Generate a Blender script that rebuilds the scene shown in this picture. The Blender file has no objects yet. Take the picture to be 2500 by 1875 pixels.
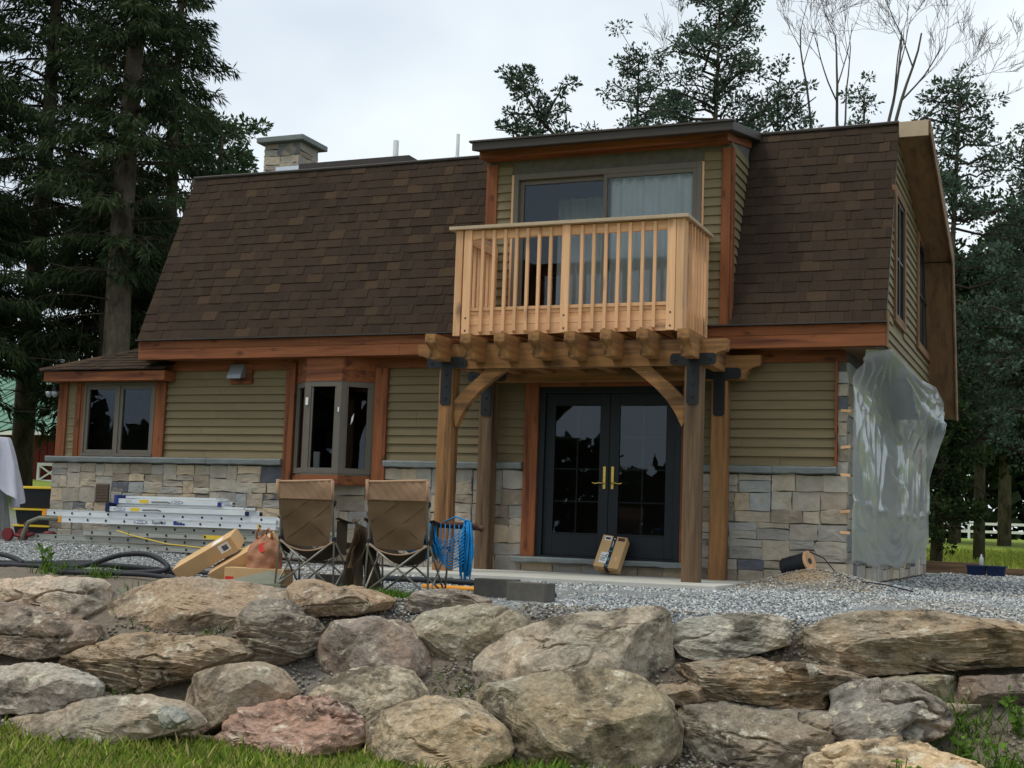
import bpy, bmesh, math, random
import numpy as np
from mathutils import Vector, Matrix, Quaternion

random.seed(7)
rng = np.random.default_rng(7)
scene = bpy.context.scene
COL = scene.collection
PI = math.pi

# ---------------------------------------------------------------- camera
CAM = np.array([0.0, -16.0, 0.53])
FPX, PW, PH = 3329.5, 2500.0, 1875.0          # focal length and size of the photograph in pixels
ROLL, PITCH, YAW = 0.03443, 0.10593, -0.39462
_f = np.array([math.sin(YAW)*math.cos(PITCH), math.cos(YAW)*math.cos(PITCH), math.sin(PITCH)])
_r = np.array([math.cos(YAW), -math.sin(YAW), 0.0])
_u = np.cross(_r, _f)
_cr, _sr = math.cos(ROLL), math.sin(ROLL)
CR, CU, CF = _cr*_r+_sr*_u, -_sr*_r+_cr*_u, _f
cd = bpy.data.cameras.new("camera")
cd.sensor_width = 36.0
cd.lens = FPX/PW*36.0
cd.clip_start, cd.clip_end = 0.1, 2000.0
cam = bpy.data.objects.new("camera", cd)
COL.objects.link(cam)
cam.matrix_world = Matrix(((CR[0], CU[0], -CF[0], CAM[0]), (CR[1], CU[1], -CF[1], CAM[1]),
                           (CR[2], CU[2], -CF[2], CAM[2]), (0, 0, 0, 1)))
scene.camera = cam

def at(u, v, y):
    """point of the vertical plane at depth y behind photo pixel (u, v)"""
    d = (u-PW/2)*CR - (v-PH/2)*CU + FPX*CF
    return CAM + d*((y-CAM[1])/d[1])

# ---------------------------------------------------------------- world, sun, exposure
SUN = Vector((-0.42, -0.36, 1.0)).normalized()
world = bpy.data.worlds.new("World")
scene.world = world
world.use_nodes = True
wn, wl = world.node_tree.nodes, world.node_tree.links
for n in list(wn): wn.remove(n)
w_out = wn.new("ShaderNodeOutputWorld")
w_bg = wn.new("ShaderNodeBackground")
w_bg.inputs["Strength"].default_value = 0.10
sky = wn.new("ShaderNodeTexSky")
sky.sky_type = 'NISHITA'
sky.sun_disc = False
sky.sun_elevation = math.asin(SUN.z)
sky.sun_rotation = math.atan2(SUN.x, SUN.y)
sky.dust_density = 3.0
w_tc = wn.new("ShaderNodeTexCoord")
w_n = wn.new("ShaderNodeTexNoise")
w_n.inputs["Scale"].default_value = 1.25
w_n.inputs["Detail"].default_value = 5.0
w_n.inputs["Roughness"].default_value = 0.55
w_map = wn.new("ShaderNodeMapping")
w_map.inputs["Location"].default_value = (0.35, 0.1, 0.4)
w_map.inputs["Scale"].default_value = (1.0, 1.0, 1.6)
wl.new(w_tc.outputs["Generated"], w_map.inputs["Vector"])
wl.new(w_map.outputs["Vector"], w_n.inputs["Vector"])
w_r = wn.new("ShaderNodeValToRGB")                 # thin cloud (blue-grey) to bright cloud
w_r.color_ramp.elements[0].position = 0.34
w_r.color_ramp.elements[0].color = (6.2, 7.2, 8.6, 1)
w_r.color_ramp.elements[1].position = 0.58
w_r.color_ramp.elements[1].color = (10.4, 11.2, 11.5, 1)
wl.new(w_n.outputs["Fac"], w_r.inputs["Fac"])
w_mix = wn.new("ShaderNodeMixRGB")
w_mix.inputs["Fac"].default_value = 0.88             # overcast: little of the clear sky comes through
wl.new(sky.outputs["Color"], w_mix.inputs["Color1"])
wl.new(w_r.outputs["Color"], w_mix.inputs["Color2"])
wl.new(w_mix.outputs["Color"], w_bg.inputs["Color"])
wl.new(w_bg.outputs["Background"], w_out.inputs["Surface"])

sd = bpy.data.lights.new("sun", 'SUN')
sd.energy = 1.5
sd.angle = math.radians(16)
sd.color = (1.0, 0.95, 0.87)
sun = bpy.data.objects.new("sun", sd)
COL.objects.link(sun)
sun.rotation_euler = (-SUN).to_track_quat('-Z', 'Y').to_euler()
sun.location = (-20, -30, 40)

vs = scene.view_settings
vs.view_transform = 'Standard'
vs.look = 'None'
vs.gamma = 1.0
vs.exposure = 0.0
vs.use_curve_mapping = False

# ---------------------------------------------------------------- helpers
def sr(r, g, b):
    return tuple((c/12.92 if c <= 0.04045 else ((c+0.055)/1.055)**2.4) for c in (r/255, g/255, b/255))

def tag(o, label=None, cat=None, group=None, kind=None):
    if label: o["label"] = label
    if cat: o["category"] = cat
    if group: o["group"] = group
    if kind: o["kind"] = kind
    return o

def mk(name, me, mat=None, parent=None, color=None, loc=None):
    o = bpy.data.objects.new(name, me)
    COL.objects.link(o)
    if mat is not None and len(me.materials) == 0: me.materials.append(mat)
    if parent is not None:
        o.parent = parent
        o.matrix_parent_inverse = wm(parent).inverted()
    if loc is not None: o.location = loc
    if color is not None: o.color = (*color[:3], 1.0)
    return o

def wm(o):
    m = Matrix.LocRotScale(o.location, o.rotation_euler, o.scale)
    if o.parent is not None:
        m = wm(o.parent) @ o.matrix_parent_inverse @ m
    return m

def thing(name, label, cat, loc=(0, 0, 0), group=None):
    o = bpy.data.objects.new(name, None)
    COL.objects.link(o)
    o.location = loc
    o.empty_display_size = 0.2
    return tag(o, label, cat, group)

def copy_tree(o, delta, parent=None):
    c = o.copy(); COL.objects.link(c)
    if parent is not None:
        c.parent = parent
    else:
        c.location = Vector(o.location)+Vector(delta)
    for ch in o.children:
        copy_tree(ch, delta, c)
    return c

def mesh_np(name, V, F, smooth=False, attr=None):
    """V (n,3), F (m,k) arrays"""
    V = np.asarray(V, dtype=np.float32); F = np.asarray(F, dtype=np.int32)
    me = bpy.data.meshes.new(name)
    me.vertices.add(len(V)); me.vertices.foreach_set("co", V.ravel())
    m, k = F.shape
    me.loops.add(m*k); me.loops.foreach_set("vertex_index", F.ravel())
    me.polygons.add(m)
    me.polygons.foreach_set("loop_start", np.arange(0, m*k, k, dtype=np.int32))
    if smooth: me.polygons.foreach_set("use_smooth", np.ones(m, dtype=bool))
    me.update(calc_edges=True)
    if attr is not None:                                     # per-vertex colour
        a = me.color_attributes.new("tint", 'FLOAT_COLOR', 'POINT')
        c = np.ones((len(V), 4), dtype=np.float32); c[:, :3] = attr
        a.data.foreach_set("color", c.ravel())
    me.validate()
    return me

class MB:
    def __init__(s): s.v = []; s.f = []; s.t = []; s.cur = (1, 1, 1)
    def add(s, vs_, fs):
        b = len(s.v); s.v += [tuple(map(float, p)) for p in vs_]; s.t += [s.cur]*len(vs_)
        s.f += [tuple(b+i for i in q) for q in fs]; return s
    def box(s, x0, y0, z0, x1, y1, z1):
        return s.add([(x0,y0,z0),(x1,y0,z0),(x1,y1,z0),(x0,y1,z0),(x0,y0,z1),(x1,y0,z1),(x1,y1,z1),(x0,y1,z1)],
                     [(0,3,2,1),(4,5,6,7),(0,1,5,4),(1,2,6,5),(2,3,7,6),(3,0,4,7)])
    def hexa(s, p):            # 8 points, bottom ring then top ring
        return s.add(p, [(0,3,2,1),(4,5,6,7),(0,1,5,4),(1,2,6,5),(2,3,7,6),(3,0,4,7)])
    def obox(s, c, ax, ay, az):  # centre and three half-axis vectors
        c, ax, ay, az = map(Vector, (c, ax, ay, az))
        return s.hexa([c-ax-ay-az, c+ax-ay-az, c+ax+ay-az, c-ax+ay-az, c-ax-ay+az, c+ax-ay+az, c+ax+ay+az, c-ax+ay+az])
    def quad(s, *p): return s.add(p, [(0,1,2,3)])
    def poly(s, p): return s.add(p, [tuple(range(len(p)))])
    def prism(s, poly, vec):   # polygon (3D points) extruded by vec
        n = len(poly); v = Vector(vec)
        return s.add([Vector(p) for p in poly]+[Vector(p)+v for p in poly],
                     [tuple(range(n))[::-1], tuple(range(n, 2*n))]+[(i, (i+1) % n, n+(i+1) % n, n+i) for i in range(n)])
    def tube(s, pts, r, n=8, cap=True):
        pts = [Vector(p) for p in pts]; m = len(pts)
        rs = r if hasattr(r, '__len__') else [r]*m
        base = len(s.v); prev = None; vv = []
        for i, p in enumerate(pts):
            d = (pts[min(i+1, m-1)]-pts[max(i-1, 0)])
            if d.length < 1e-9: d = Vector((0, 0, 1))
            d.normalize()
            if prev is None:
                a = d.orthogonal().normalized()
            else:
                a = (prev - d*prev.dot(d))
                a = a.normalized() if a.length > 1e-6 else d.orthogonal().normalized()
            prev = a; b = d.cross(a)
            for k in range(n):
                t = 2*PI*k/n
                vv.append(p+(a*math.cos(t)+b*math.sin(t))*rs[i])
        fs = [(i*n+k, i*n+(k+1) % n, (i+1)*n+(k+1) % n, (i+1)*n+k) for i in range(m-1) for k in range(n)]
        if cap: fs += [tuple(range(n))[::-1], tuple((m-1)*n+k for k in range(n))]
        return s.add(vv, fs)
    def lathe(s, prof, n=16, c=(0, 0, 0), cap=True):   # prof [(r,z)]
        vv = [(c[0]+r*math.cos(2*PI*k/n), c[1]+r*math.sin(2*PI*k/n), c[2]+z) for r, z in prof for k in range(n)]
        m = len(prof)
        fs = [(i*n+k, i*n+(k+1) % n, (i+1)*n+(k+1) % n, (i+1)*n+k) for i in range(m-1) for k in range(n)]
        if cap: fs += [tuple(range(n))[::-1], tuple((m-1)*n+k for k in range(n))]
        return s.add(vv, fs)
    def grid(s, P):            # P[i][j] points
        a, b = len(P), len(P[0])
        return s.add([p for row in P for p in row],
                     [(i*b+j, i*b+j+1, (i+1)*b+j+1, (i+1)*b+j) for i in range(a-1) for j in range(b-1)])
    def mesh(s, name, smooth=False, tint=False):
        me = bpy.data.meshes.new(name); me.from_pydata(s.v, [], s.f)
        if smooth: me.polygons.foreach_set("use_smooth", [True]*len(me.polygons))
        if tint:
            a = me.color_attributes.new("tint", 'FLOAT_COLOR', 'POINT')
            a.data.foreach_set("color", [c for t in s.t for c in (*t, 1.0)])
        me.update(); return me
    def build(s, name, mat, parent=None, color=None, smooth=False, bev=0.0, tint=False, loc=None):
        o = mk(name, s.mesh(name, smooth, tint), mat, parent, color, loc)
        if bev > 0:
            m = o.modifiers.new("bevel", 'BEVEL'); m.width = bev; m.segments = 2; m.limit_method = 'ANGLE'
        return o

def ico(sub):
    bm = bmesh.new(); bmesh.ops.create_icosphere(bm, subdivisions=sub, radius=1.0)
    V = np.array([v.co[:] for v in bm.verts]); F = np.array([[v.index for v in f.verts] for f in bm.faces]); bm.free()
    return V, F

def _hash(i, j, k, seed):
    h = (i.astype(np.uint64)*np.uint64(73856093)) ^ (j.astype(np.uint64)*np.uint64(19349663)) ^ (k.astype(np.uint64)*np.uint64(83492791)) ^ np.uint64(seed*2654435761 % (1 << 31))
    h = (h ^ (h >> np.uint64(13)))*np.uint64(1274126177)
    h = (h ^ (h >> np.uint64(16))) & np.uint64(0xFFFFFF)
    return h.astype(np.float64)/float(0xFFFFFF)*2-1

def vnoise(P, seed=0):
    P = np.asarray(P, float)+1000.0
    I = np.floor(P).astype(np.int64); fr = P-I; w = fr*fr*fr*(fr*(fr*6-15)+10)
    out = 0
    for dx in (0, 1):
        for dy in (0, 1):
            for dz in (0, 1):
                h = _hash(I[:, 0]+dx, I[:, 1]+dy, I[:, 2]+dz, seed)
                out = out+h*(w[:, 0] if dx else 1-w[:, 0])*(w[:, 1] if dy else 1-w[:, 1])*(w[:, 2] if dz else 1-w[:, 2])
    return out

def fbm(P, oct=4, seed=0, gain=0.5):
    P = np.asarray(P, float); s = 0; a = 1.0; tot = 0
    for o in range(oct):
        s = s+a*vnoise(P*(2.03**o)+o*7.3, seed+o); tot += a; a *= gain
    return s/tot

def smooth(a, b, x):
    t = np.clip((np.asarray(x, float)-a)/(b-a), 0, 1); return t*t*(3-2*t)

# ---------------------------------------------------------------- materials
def pmat(name, base=(0.5, 0.5, 0.5), var=0.2, scale=6.0, detail=5.0, rough=0.8, bump=0.2, bscale=40.0, bdist=0.01,
         stretch=(1, 1, 1), spec=0.3, metal=0.0, src='base', island=0.0, second=None, sec_scale=3.0, sec_lo=0.5, sec_hi=0.65,
         knots=0.0, trans=0.0, coord='Object', objrand=0.0, sheen=0.0):
    """procedural principled material; src: base / object (object colour) / tint (vertex colour)"""
    m = bpy.data.materials.new(name); m.use_nodes = True
    nt = m.node_tree; N = nt.nodes; L = nt.links
    bs = N["Principled BSDF"]
    bs.inputs["Roughness"].default_value = rough
    bs.inputs["Specular IOR Level"].default_value = spec
    bs.inputs["Metallic"].default_value = metal
    tc = N.new("ShaderNodeTexCoord"); mp = N.new("ShaderNodeMapping")
    mp.inputs["Scale"].default_value = stretch
    L.new(tc.outputs[coord], mp.inputs["Vector"])
    def noise(sc, det, ro=0.55):
        n = N.new("ShaderNodeTexNoise"); n.inputs["Scale"].default_value = sc
        n.inputs["Detail"].default_value = det; n.inputs["Roughness"].default_value = ro
        L.new(mp.outputs["Vector"], n.inputs["Vector"]); return n
    def math_(op, a, b):
        n = N.new("ShaderNodeMath"); n.operation = op
        for i, x in enumerate((a, b)):
            if isinstance(x, (int, float)): n.inputs[i].default_value = x
            else: L.new(x, n.inputs[i])
        return n.outputs[0]
    if src == 'object':
        oi = N.new("ShaderNodeObjectInfo"); col = oi.outputs["Color"]
    elif src == 'tint':
        ta = N.new("ShaderNodeAttribute"); ta.attribute_name = "tint"; col = ta.outputs["Color"]
    else:
        rg = N.new("ShaderNodeRGB"); rg.outputs[0].default_value = (*base, 1); col = rg.outputs[0]
    if second is not None:
        n2 = noise(sec_scale, 6.0, 0.6)
        mr = N.new("ShaderNodeMapRange"); mr.inputs["From Min"].default_value = sec_lo; mr.inputs["From Max"].default_value = sec_hi
        L.new(n2.outputs["Fac"], mr.inputs["Value"])
        mx = N.new("ShaderNodeMixRGB"); mx.inputs["Color2"].default_value = (*second, 1)
        L.new(mr.outputs["Result"], mx.inputs["Fac"]); L.new(col, mx.inputs["Color1"]); col = mx.outputs["Color"]
    n1 = noise(scale, detail, 0.6)
    f = math_('MULTIPLY_ADD', n1.outputs["Fac"], 4*var); f.node.inputs[2].default_value = 1-2*var
    if island > 0:
        g = N.new("ShaderNodeNewGeometry")
        k = math_('MULTIPLY_ADD', g.outputs["Random Per Island"], 2*island); k.node.inputs[2].default_value = 1-island
        f = math_('MULTIPLY', f, k)
    if objrand > 0:
        oi2 = N.new("ShaderNodeObjectInfo")
        k = math_('MULTIPLY_ADD', oi2.outputs["Random"], 2*objrand); k.node.inputs[2].default_value = 1-objrand
        f = math_('MULTIPLY', f, k)
    if knots > 0:
        vo = N.new("ShaderNodeTexVoronoi"); vo.inputs["Scale"].default_value = knots
        mk_ = N.new("ShaderNodeMapping"); mk_.inputs["Scale"].default_value = tuple(4.2 if s > 1 else 1.6 for s in stretch)
        nd = N.new("ShaderNodeTexNoise"); nd.inputs["Scale"].default_value = 3.0
        vd = N.new("ShaderNodeVectorMath"); vd.operation = 'MULTIPLY_ADD'; vd.inputs[1].default_value = (0.35, 0.35, 0.35)
        L.new(tc.outputs[coord], mk_.inputs["Vector"]); L.new(mk_.outputs[0], nd.inputs["Vector"]); L.new(nd.outputs["Color"], vd.inputs[0]); L.new(mk_.outputs[0], vd.inputs[2])
        oi3 = N.new("ShaderNodeObjectInfo"); va = N.new("ShaderNodeVectorMath"); va.operation = 'ADD'
        ml = N.new("ShaderNodeVectorMath"); ml.operation = 'SCALE'; ml.inputs["Scale"].default_value = 23.0; ml.inputs[0].default_value = (1, 1, 1); sc_ = math_('MULTIPLY', oi3.outputs["Random"], 23.0); L.new(sc_, ml.inputs["Scale"])
        L.new(vd.outputs[0], va.inputs[0]); L.new(ml.outputs[0], va.inputs[1]); L.new(va.outputs[0], vo.inputs["Vector"])
        mr = N.new("ShaderNodeMapRange"); mr.inputs["From Min"].default_value = 0.06; mr.inputs["From Max"].default_value = 0.22
        mr.inputs["To Min"].default_value = 0.40
        L.new(vo.outputs["Distance"], mr.inputs["Value"]); f = math_('MULTIPLY', f, mr.outputs["Result"])
    vm = N.new("ShaderNodeVectorMath"); vm.operation = 'SCALE'
    L.new(col, vm.inputs[0]); L.new(f, vm.inputs["Scale"])
    L.new(vm.outputs["Vector"], bs.inputs["Base Color"])
    if bump > 0:
        nb = noise(bscale, 6.0, 0.65); bp = N.new("ShaderNodeBump")
        bp.inputs["Strength"].default_value = bump; bp.inputs["Distance"].default_value = bdist
        L.new(nb.outputs["Fac"], bp.inputs["Height"]); L.new(bp.outputs["Normal"], bs.inputs["Normal"])
    if trans > 0:
        tr = N.new("ShaderNodeBsdfTranslucent"); mx = N.new("ShaderNodeMixShader"); mx.inputs[0].default_value = trans
        L.new(vm.outputs["Vector"], tr.inputs["Color"])
        L.new(bs.outputs[0], mx.inputs[1]); L.new(tr.outputs[0], mx.inputs[2])
        L.new(mx.outputs[0], N["Material Output"].inputs["Surface"])
    return m

def wood(name, base, axis='x', var=0.22, rough=0.75, knots=0.0, second=None, objrand=0.12, bump=0.25):
    st = {'x': (1, 14, 14), 'y': (14, 1, 14), 'z': (14, 14, 1)}[axis]
    return pmat(name, base, var=var, scale=1.4, detail=7, rough=rough, bump=bump, bscale=5, bdist=0.004, stretch=st,
                knots=knots, second=second, sec_scale=0.55, sec_lo=0.48, sec_hi=0.66, objrand=objrand)

def glass_mat(name, tint=(0.90, 0.93, 0.93), ior=1.58):
    m = bpy.data.materials.new(name); m.use_nodes = True
    N, L = m.node_tree.nodes, m.node_tree.links
    for n in list(N):
        if n.type != 'OUTPUT_MATERIAL': N.remove(n)
    fr = N.new("ShaderNodeFresnel"); fr.inputs["IOR"].default_value = ior
    tr = N.new("ShaderNodeBsdfTransparent"); tr.inputs["Color"].default_value = (*tint, 1)
    gl = N.new("ShaderNodeBsdfGlossy"); gl.inputs["Roughness"].default_value = 0.01; gl.inputs["Color"].default_value = (0.74, 0.86, 1.0, 1)
    nz = N.new("ShaderNodeTexNoise"); nz.inputs["Scale"].default_value = 1.3
    tc = N.new("ShaderNodeTexCoord"); L.new(tc.outputs["Object"], nz.inputs["Vector"])
    bp = N.new("ShaderNodeBump"); bp.inputs["Strength"].default_value = 0.05; bp.inputs["Distance"].default_value = 0.02
    L.new(nz.outputs["Fac"], bp.inputs["Height"]); L.new(bp.outputs["Normal"], gl.inputs["Normal"])
    mx = N.new("ShaderNodeMixShader")
    L.new(fr.outputs[0], mx.inputs[0]); L.new(tr.outputs[0], mx.inputs[1]); L.new(gl.outputs[0], mx.inputs[2])
    L.new(mx.outputs[0], N["Material Output"].inputs["Surface"])
    return m

M = {}
CEDAR = sr(134, 80, 48)
for a in 'xyz':
    M['cedar_'+a] = wood('cedar_stain_'+a, CEDAR, a, knots=1.5, second=sr(86, 46, 30), var=0.26)
    M['fresh_'+a] = wood('fresh_lumber_'+a, sr(226, 178, 134), a, knots=0.9, second=sr(204, 152, 108), var=0.14)
    M['timber_'+a] = wood('weathered_timber_'+a, sr(150, 108, 66), a, knots=0.6, second=sr(84, 60, 42), var=0.38)
    M['raw_'+a] = wood('raw_board_'+a, sr(124, 93, 64), a, second=sr(98, 72, 50), var=0.16)
    M['greytimber_'+a] = wood('grey_timber_'+a, sr(106, 84, 62), a, knots=0.5, second=sr(62, 49, 38), var=0.38)
M['siding'] = pmat('olive_siding', sr(124, 111, 83), var=0.10, scale=2.2, rough=0.75, bump=0.25, bscale=7, bdist=0.003, stretch=(1, 10, 10), objrand=0.07)
M['siding_y'] = pmat('olive_siding_end_wall', sr(124, 111, 83), var=0.10, scale=2.2, rough=0.75, bump=0.25, bscale=7, bdist=0.003, stretch=(10, 1, 10), objrand=0.07)
M['shingle'] = pmat('roof_shingle', spec=0.04, var=0.22, scale=60, detail=3, rough=0.95, bump=0.5, bscale=180, bdist=0.004, src='tint', objrand=0.06)
M['stone'] = pmat('veneer_stone', var=0.20, scale=7, detail=8, rough=0.92, bump=0.6, bscale=16, bdist=0.012, src='object', second=sr(170, 156, 134), sec_scale=4.0, sec_lo=0.54, sec_hi=0.72)
M['stone_tint'] = pmat('veneer_stone_side', var=0.20, scale=7, detail=8, rough=0.92, bump=0.6, bscale=16, bdist=0.012, src='tint')
M['cap'] = pmat('weathered_cap_board', sr(186, 164, 138), var=0.16, scale=3, rough=0.85, bump=0.2, bscale=30)
M['mortar'] = pmat('mortar', sr(104, 100, 92), var=0.2, scale=12, rough=1.0, bump=0.4, bscale=60)
M['ledge'] = pmat('bluestone', sr(122, 128, 126), var=0.22, scale=7, rough=0.9, bump=0.7, bscale=22, bdist=0.012, stretch=(0.5, 1, 1), objrand=0.08)
M['clad'] = pmat('taupe_window_cladding', sr(104, 98, 88), var=0.06, rough=0.5, bump=0.0)
M['door'] = pmat('blue_black_door_paint', sr(25, 31, 36), var=0.08, rough=0.45, bump=0.05, bscale=60)
M['brass'] = pmat('brass', sr(222, 190, 100), var=0.1, rough=0.25, metal=1.0, bump=0.0)
M['blackmetal'] = pmat('black_steel', sr(32, 34, 38), var=0.15, rough=0.5, bump=0.1, bscale=90)
M['glass'] = glass_mat('window_glass')
M['curtain'] = pmat('curtain_cloth', sr(236, 240, 238), var=0.08, scale=3, rough=0.95, bump=0.0, trans=0.3)
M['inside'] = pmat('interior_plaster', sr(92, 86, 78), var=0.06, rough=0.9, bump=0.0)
M['flash'] = pmat('metal_flashing', sr(205, 210, 214), var=0.1, rough=0.35, metal=0.8, bump=0.1, bscale=10)
M['pvc'] = pmat('grey_pvc', sr(190, 194, 192), var=0.06, rough=0.5, bump=0.0)
M['alu'] = pmat('aluminium', sr(222, 226, 228), var=0.10, scale=10, rough=0.45, metal=0.35, bump=0.05, stretch=(0.3, 3, 3))
M['alu_old'] = pmat('worn_aluminium', sr(168, 168, 160), var=0.18, scale=10, rough=0.6, metal=0.3, bump=0.1, stretch=(0.3, 3, 3))
def rock_mat(name, layered):
    m = bpy.data.materials.new(name); m.use_nodes = True
    N, L = m.node_tree.nodes, m.node_tree.links; bs = N["Principled BSDF"]
    bs.inputs["Roughness"].default_value = 0.95; bs.inputs["Specular IOR Level"].default_value = 0.2
    tc = N.new("ShaderNodeTexCoord"); oi = N.new("ShaderNodeObjectInfo")
    ad = N.new("ShaderNodeVectorMath"); ad.operation = 'ADD'; L.new(tc.outputs["Object"], ad.inputs[0])
    cb = N.new("ShaderNodeCombineXYZ"); L.new(oi.outputs["Random"], cb.inputs[0]); L.new(oi.outputs["Random"], cb.inputs[2])
    sc = N.new("ShaderNodeVectorMath"); sc.operation = 'SCALE'; sc.inputs["Scale"].default_value = 37.0
    L.new(cb.outputs[0], sc.inputs[0]); L.new(sc.outputs[0], ad.inputs[1])
    mp = N.new("ShaderNodeMapping"); mp.inputs["Scale"].default_value = (0.9, 1.0, 2.3) if layered else (1, 1, 1.25)
    mp.inputs["Rotation"].default_value = (0.15, 0.10, 0)
    L.new(ad.outputs[0], mp.inputs["Vector"])
    def noise(s, d, r=0.6, dist=0.0, vec=mp):
        n = N.new("ShaderNodeTexNoise"); n.inputs["Scale"].default_value = s; n.inputs["Detail"].default_value = d
        n.inputs["Roughness"].default_value = r; n.inputs["Distortion"].default_value = dist
        L.new(vec.outputs[0], n.inputs["Vector"]); return n.outputs["Fac"]
    def rng_(v, a, b, c=0.0, d=1.0):
        n = N.new("ShaderNodeMapRange"); n.inputs[1].default_value = a; n.inputs[2].default_value = b; n.inputs[3].default_value = c; n.inputs[4].default_value = d
        L.new(v, n.inputs[0]); return n.outputs[0]
    def mix(f, c1, c2, mode='MIX'):
        n = N.new("ShaderNodeMixRGB"); n.blend_type = mode
        if isinstance(f, float): n.inputs[0].default_value = f
        else: L.new(f, n.inputs[0])
        for i, c in ((1, c1), (2, c2)):
            if isinstance(c, tuple): n.inputs[i].default_value = (*c, 1)
            else: L.new(c, n.inputs[i])
        return n.outputs[0]
    col = oi.outputs["Color"]
    col = mix(rng_(noise(1.1, 4, 0.55, 0.4, ad), 0.44, 0.62), col, sr(150, 124, 96), 'MIX') if False else col
    warm = mix(0.30, col, sr(192, 156, 124)); cool = mix(0.42, col, sr(150, 147, 140))
    col = mix(rng_(noise(1.3, 5, 0.6, 0.5, ad), 0.36, 0.66), cool, warm)
    col = mix(rng_(noise(2.3, 7, 0.65, 0.6), 0.50, 0.63, 0.0, 0.80), col, sr(70, 63, 53))            # dark mineral stain
    col = mix(rng_(noise(5.5, 6, 0.7, 0.2), 0.57, 0.65, 0.0, 0.80), col, sr(206, 197, 174))            # lichen and fresh chips
    col = mix(rng_(noise(9.0, 4, 0.6, 0.0, ad), 0.64, 0.70, 0.0, 0.55), col, sr(206, 200, 182))
    g = rng_(noise(26.0, 5, 0.7), 0.28, 0.72, 0.70, 1.60)
    vm = N.new("ShaderNodeVectorMath"); vm.operation = 'SCALE'; L.new(col, vm.inputs[0]); L.new(g, vm.inputs["Scale"])
    L.new(vm.outputs[0], bs.inputs["Base Color"])
    b1 = N.new("ShaderNodeBump"); b1.inputs["Strength"].default_value = 1.0; b1.inputs["Distance"].default_value = 0.05
    L.new(noise(7.0 if not layered else 5.0, 9, 0.68, 0.3), b1.inputs["Height"])
    b2 = N.new("ShaderNodeBump"); b2.inputs["Strength"].default_value = 0.7; b2.inputs["Distance"].default_value = 0.02
    L.new(noise(30, 5, 0.7), b2.inputs["Height"]); L.new(b1.outputs[0], b2.inputs["Normal"])
    L.new(b2.outputs[0], bs.inputs["Normal"])
    return m
M['rock'] = rock_mat('boulder', False)
M['rock_layer'] = rock_mat('layered_boulder', True)
M['conc'] = pmat('concrete', sr(188, 186, 176), var=0.10, scale=3, rough=0.9, bump=0.3, bscale=60, bdist=0.004)
M['block'] = pmat('wet_concrete_block', sr(94, 91, 84), var=0.2, scale=9, rough=0.95, bump=0.6, bscale=80, bdist=0.006)
M['card'] = pmat('cardboard', sr(200, 164, 118), var=0.08, scale=4, rough=0.85, bump=0.1, bscale=60, bdist=0.002)
M['white'] = pmat('white_paper', sr(228, 228, 224), var=0.04, rough=0.7, bump=0.0)
M['ink'] = pmat('dark_print', sr(60, 66, 74), var=0.1, rough=0.7, bump=0.0)
M['tape'] = pmat('black_tape', sr(30, 38, 44), var=0.1, rough=0.35, bump=0.0)
M['bluemark'] = pmat('blue_print', sr(70, 128, 158), var=0.1, rough=0.5, bump=0.0)
M['navy'] = pmat('navy_print', sr(44, 62, 128), var=0.05, rough=0.5, bump=0.0)
M['yellow'] = pmat('yellow_plastic', sr(222, 190, 60), var=0.1, rough=0.5, bump=0.0)
M['orange'] = pmat('orange_plastic', sr(226, 150, 40), var=0.1, rough=0.5, bump=0.0)
M['red'] = pmat('red_plastic', sr(206, 52, 44), var=0.15, rough=0.5, bump=0.0)
M['darkred'] = pmat('dark_red_metal', sr(110, 40, 42), var=0.15, rough=0.5, bump=0.0)
M['hose'] = pmat('black_rubber', sr(42, 44, 48), var=0.2, rough=0.6, bump=0.1)
M['tote'] = pmat('black_tote_plastic', sr(30, 33, 38), var=0.1, rough=0.5, bump=0.1)
M['bluebin'] = pmat('blue_bin_plastic', sr(24, 40, 78), var=0.1, rough=0.45, bump=0.0)
M['canvas'] = pmat('brown_canvas', sr(112, 90, 67), var=0.12, scale=5, rough=0.95, bump=0.25, bscale=6, bdist=0.02)
M['canvas_lt'] = pmat('tan_canvas', sr(172, 138, 112), var=0.12, scale=6, rough=0.95, bump=0.4, bscale=10, bdist=0.015)
M['canvas_dk'] = pmat('dark_canvas', sr(74, 62, 48), var=0.15, scale=7, rough=0.95, bump=0.3, bscale=20)
M['tubing'] = pmat('grey_steel_tube', sr(138, 134, 122), var=0.15, rough=0.4, metal=0.5, bump=0.05)
M['bluenet'] = pmat('blue_cord', sr(28, 128, 190), var=0.2, scale=30, rough=0.8, bump=0.2, bscale=120)
M['darkwood'] = pmat('dark_turned_wood', sr(84, 52, 42), var=0.2, rough=0.5, bump=0.05)
M['whitecloth'] = pmat('white_cloth', sr(226, 226, 238), var=0.05, scale=4, rough=0.9, bump=0.3, bscale=8, bdist=0.02, trans=0.2)
M['greycloth'] = pmat('grey_tarp', sr(160, 164, 160), var=0.12, scale=5, rough=0.7, bump=0.3, bscale=9, bdist=0.02)
M['bark'] = pmat('bark', sr(98, 90, 78), var=0.45, scale=7, detail=9, rough=1.0, bump=1.0, bscale=9, bdist=0.10, stretch=(1, 1, 0.45), spec=0.05, second=sr(66, 58, 48), sec_scale=2.5)
M['barkdk'] = pmat('dark_bark', sr(62, 55, 47), var=0.3, scale=4, rough=1.0, bump=0.0, spec=0.05)
M['barebark'] = pmat('pale_bark', sr(96, 90, 83), var=0.3, scale=3, rough=1.0, bump=0.0)
M['needles'] = pmat('spruce_needles', spec=0.06, var=0.3, scale=0.8, rough=0.8, bump=0.0, src='object', island=0.4, trans=0.15)
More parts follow.
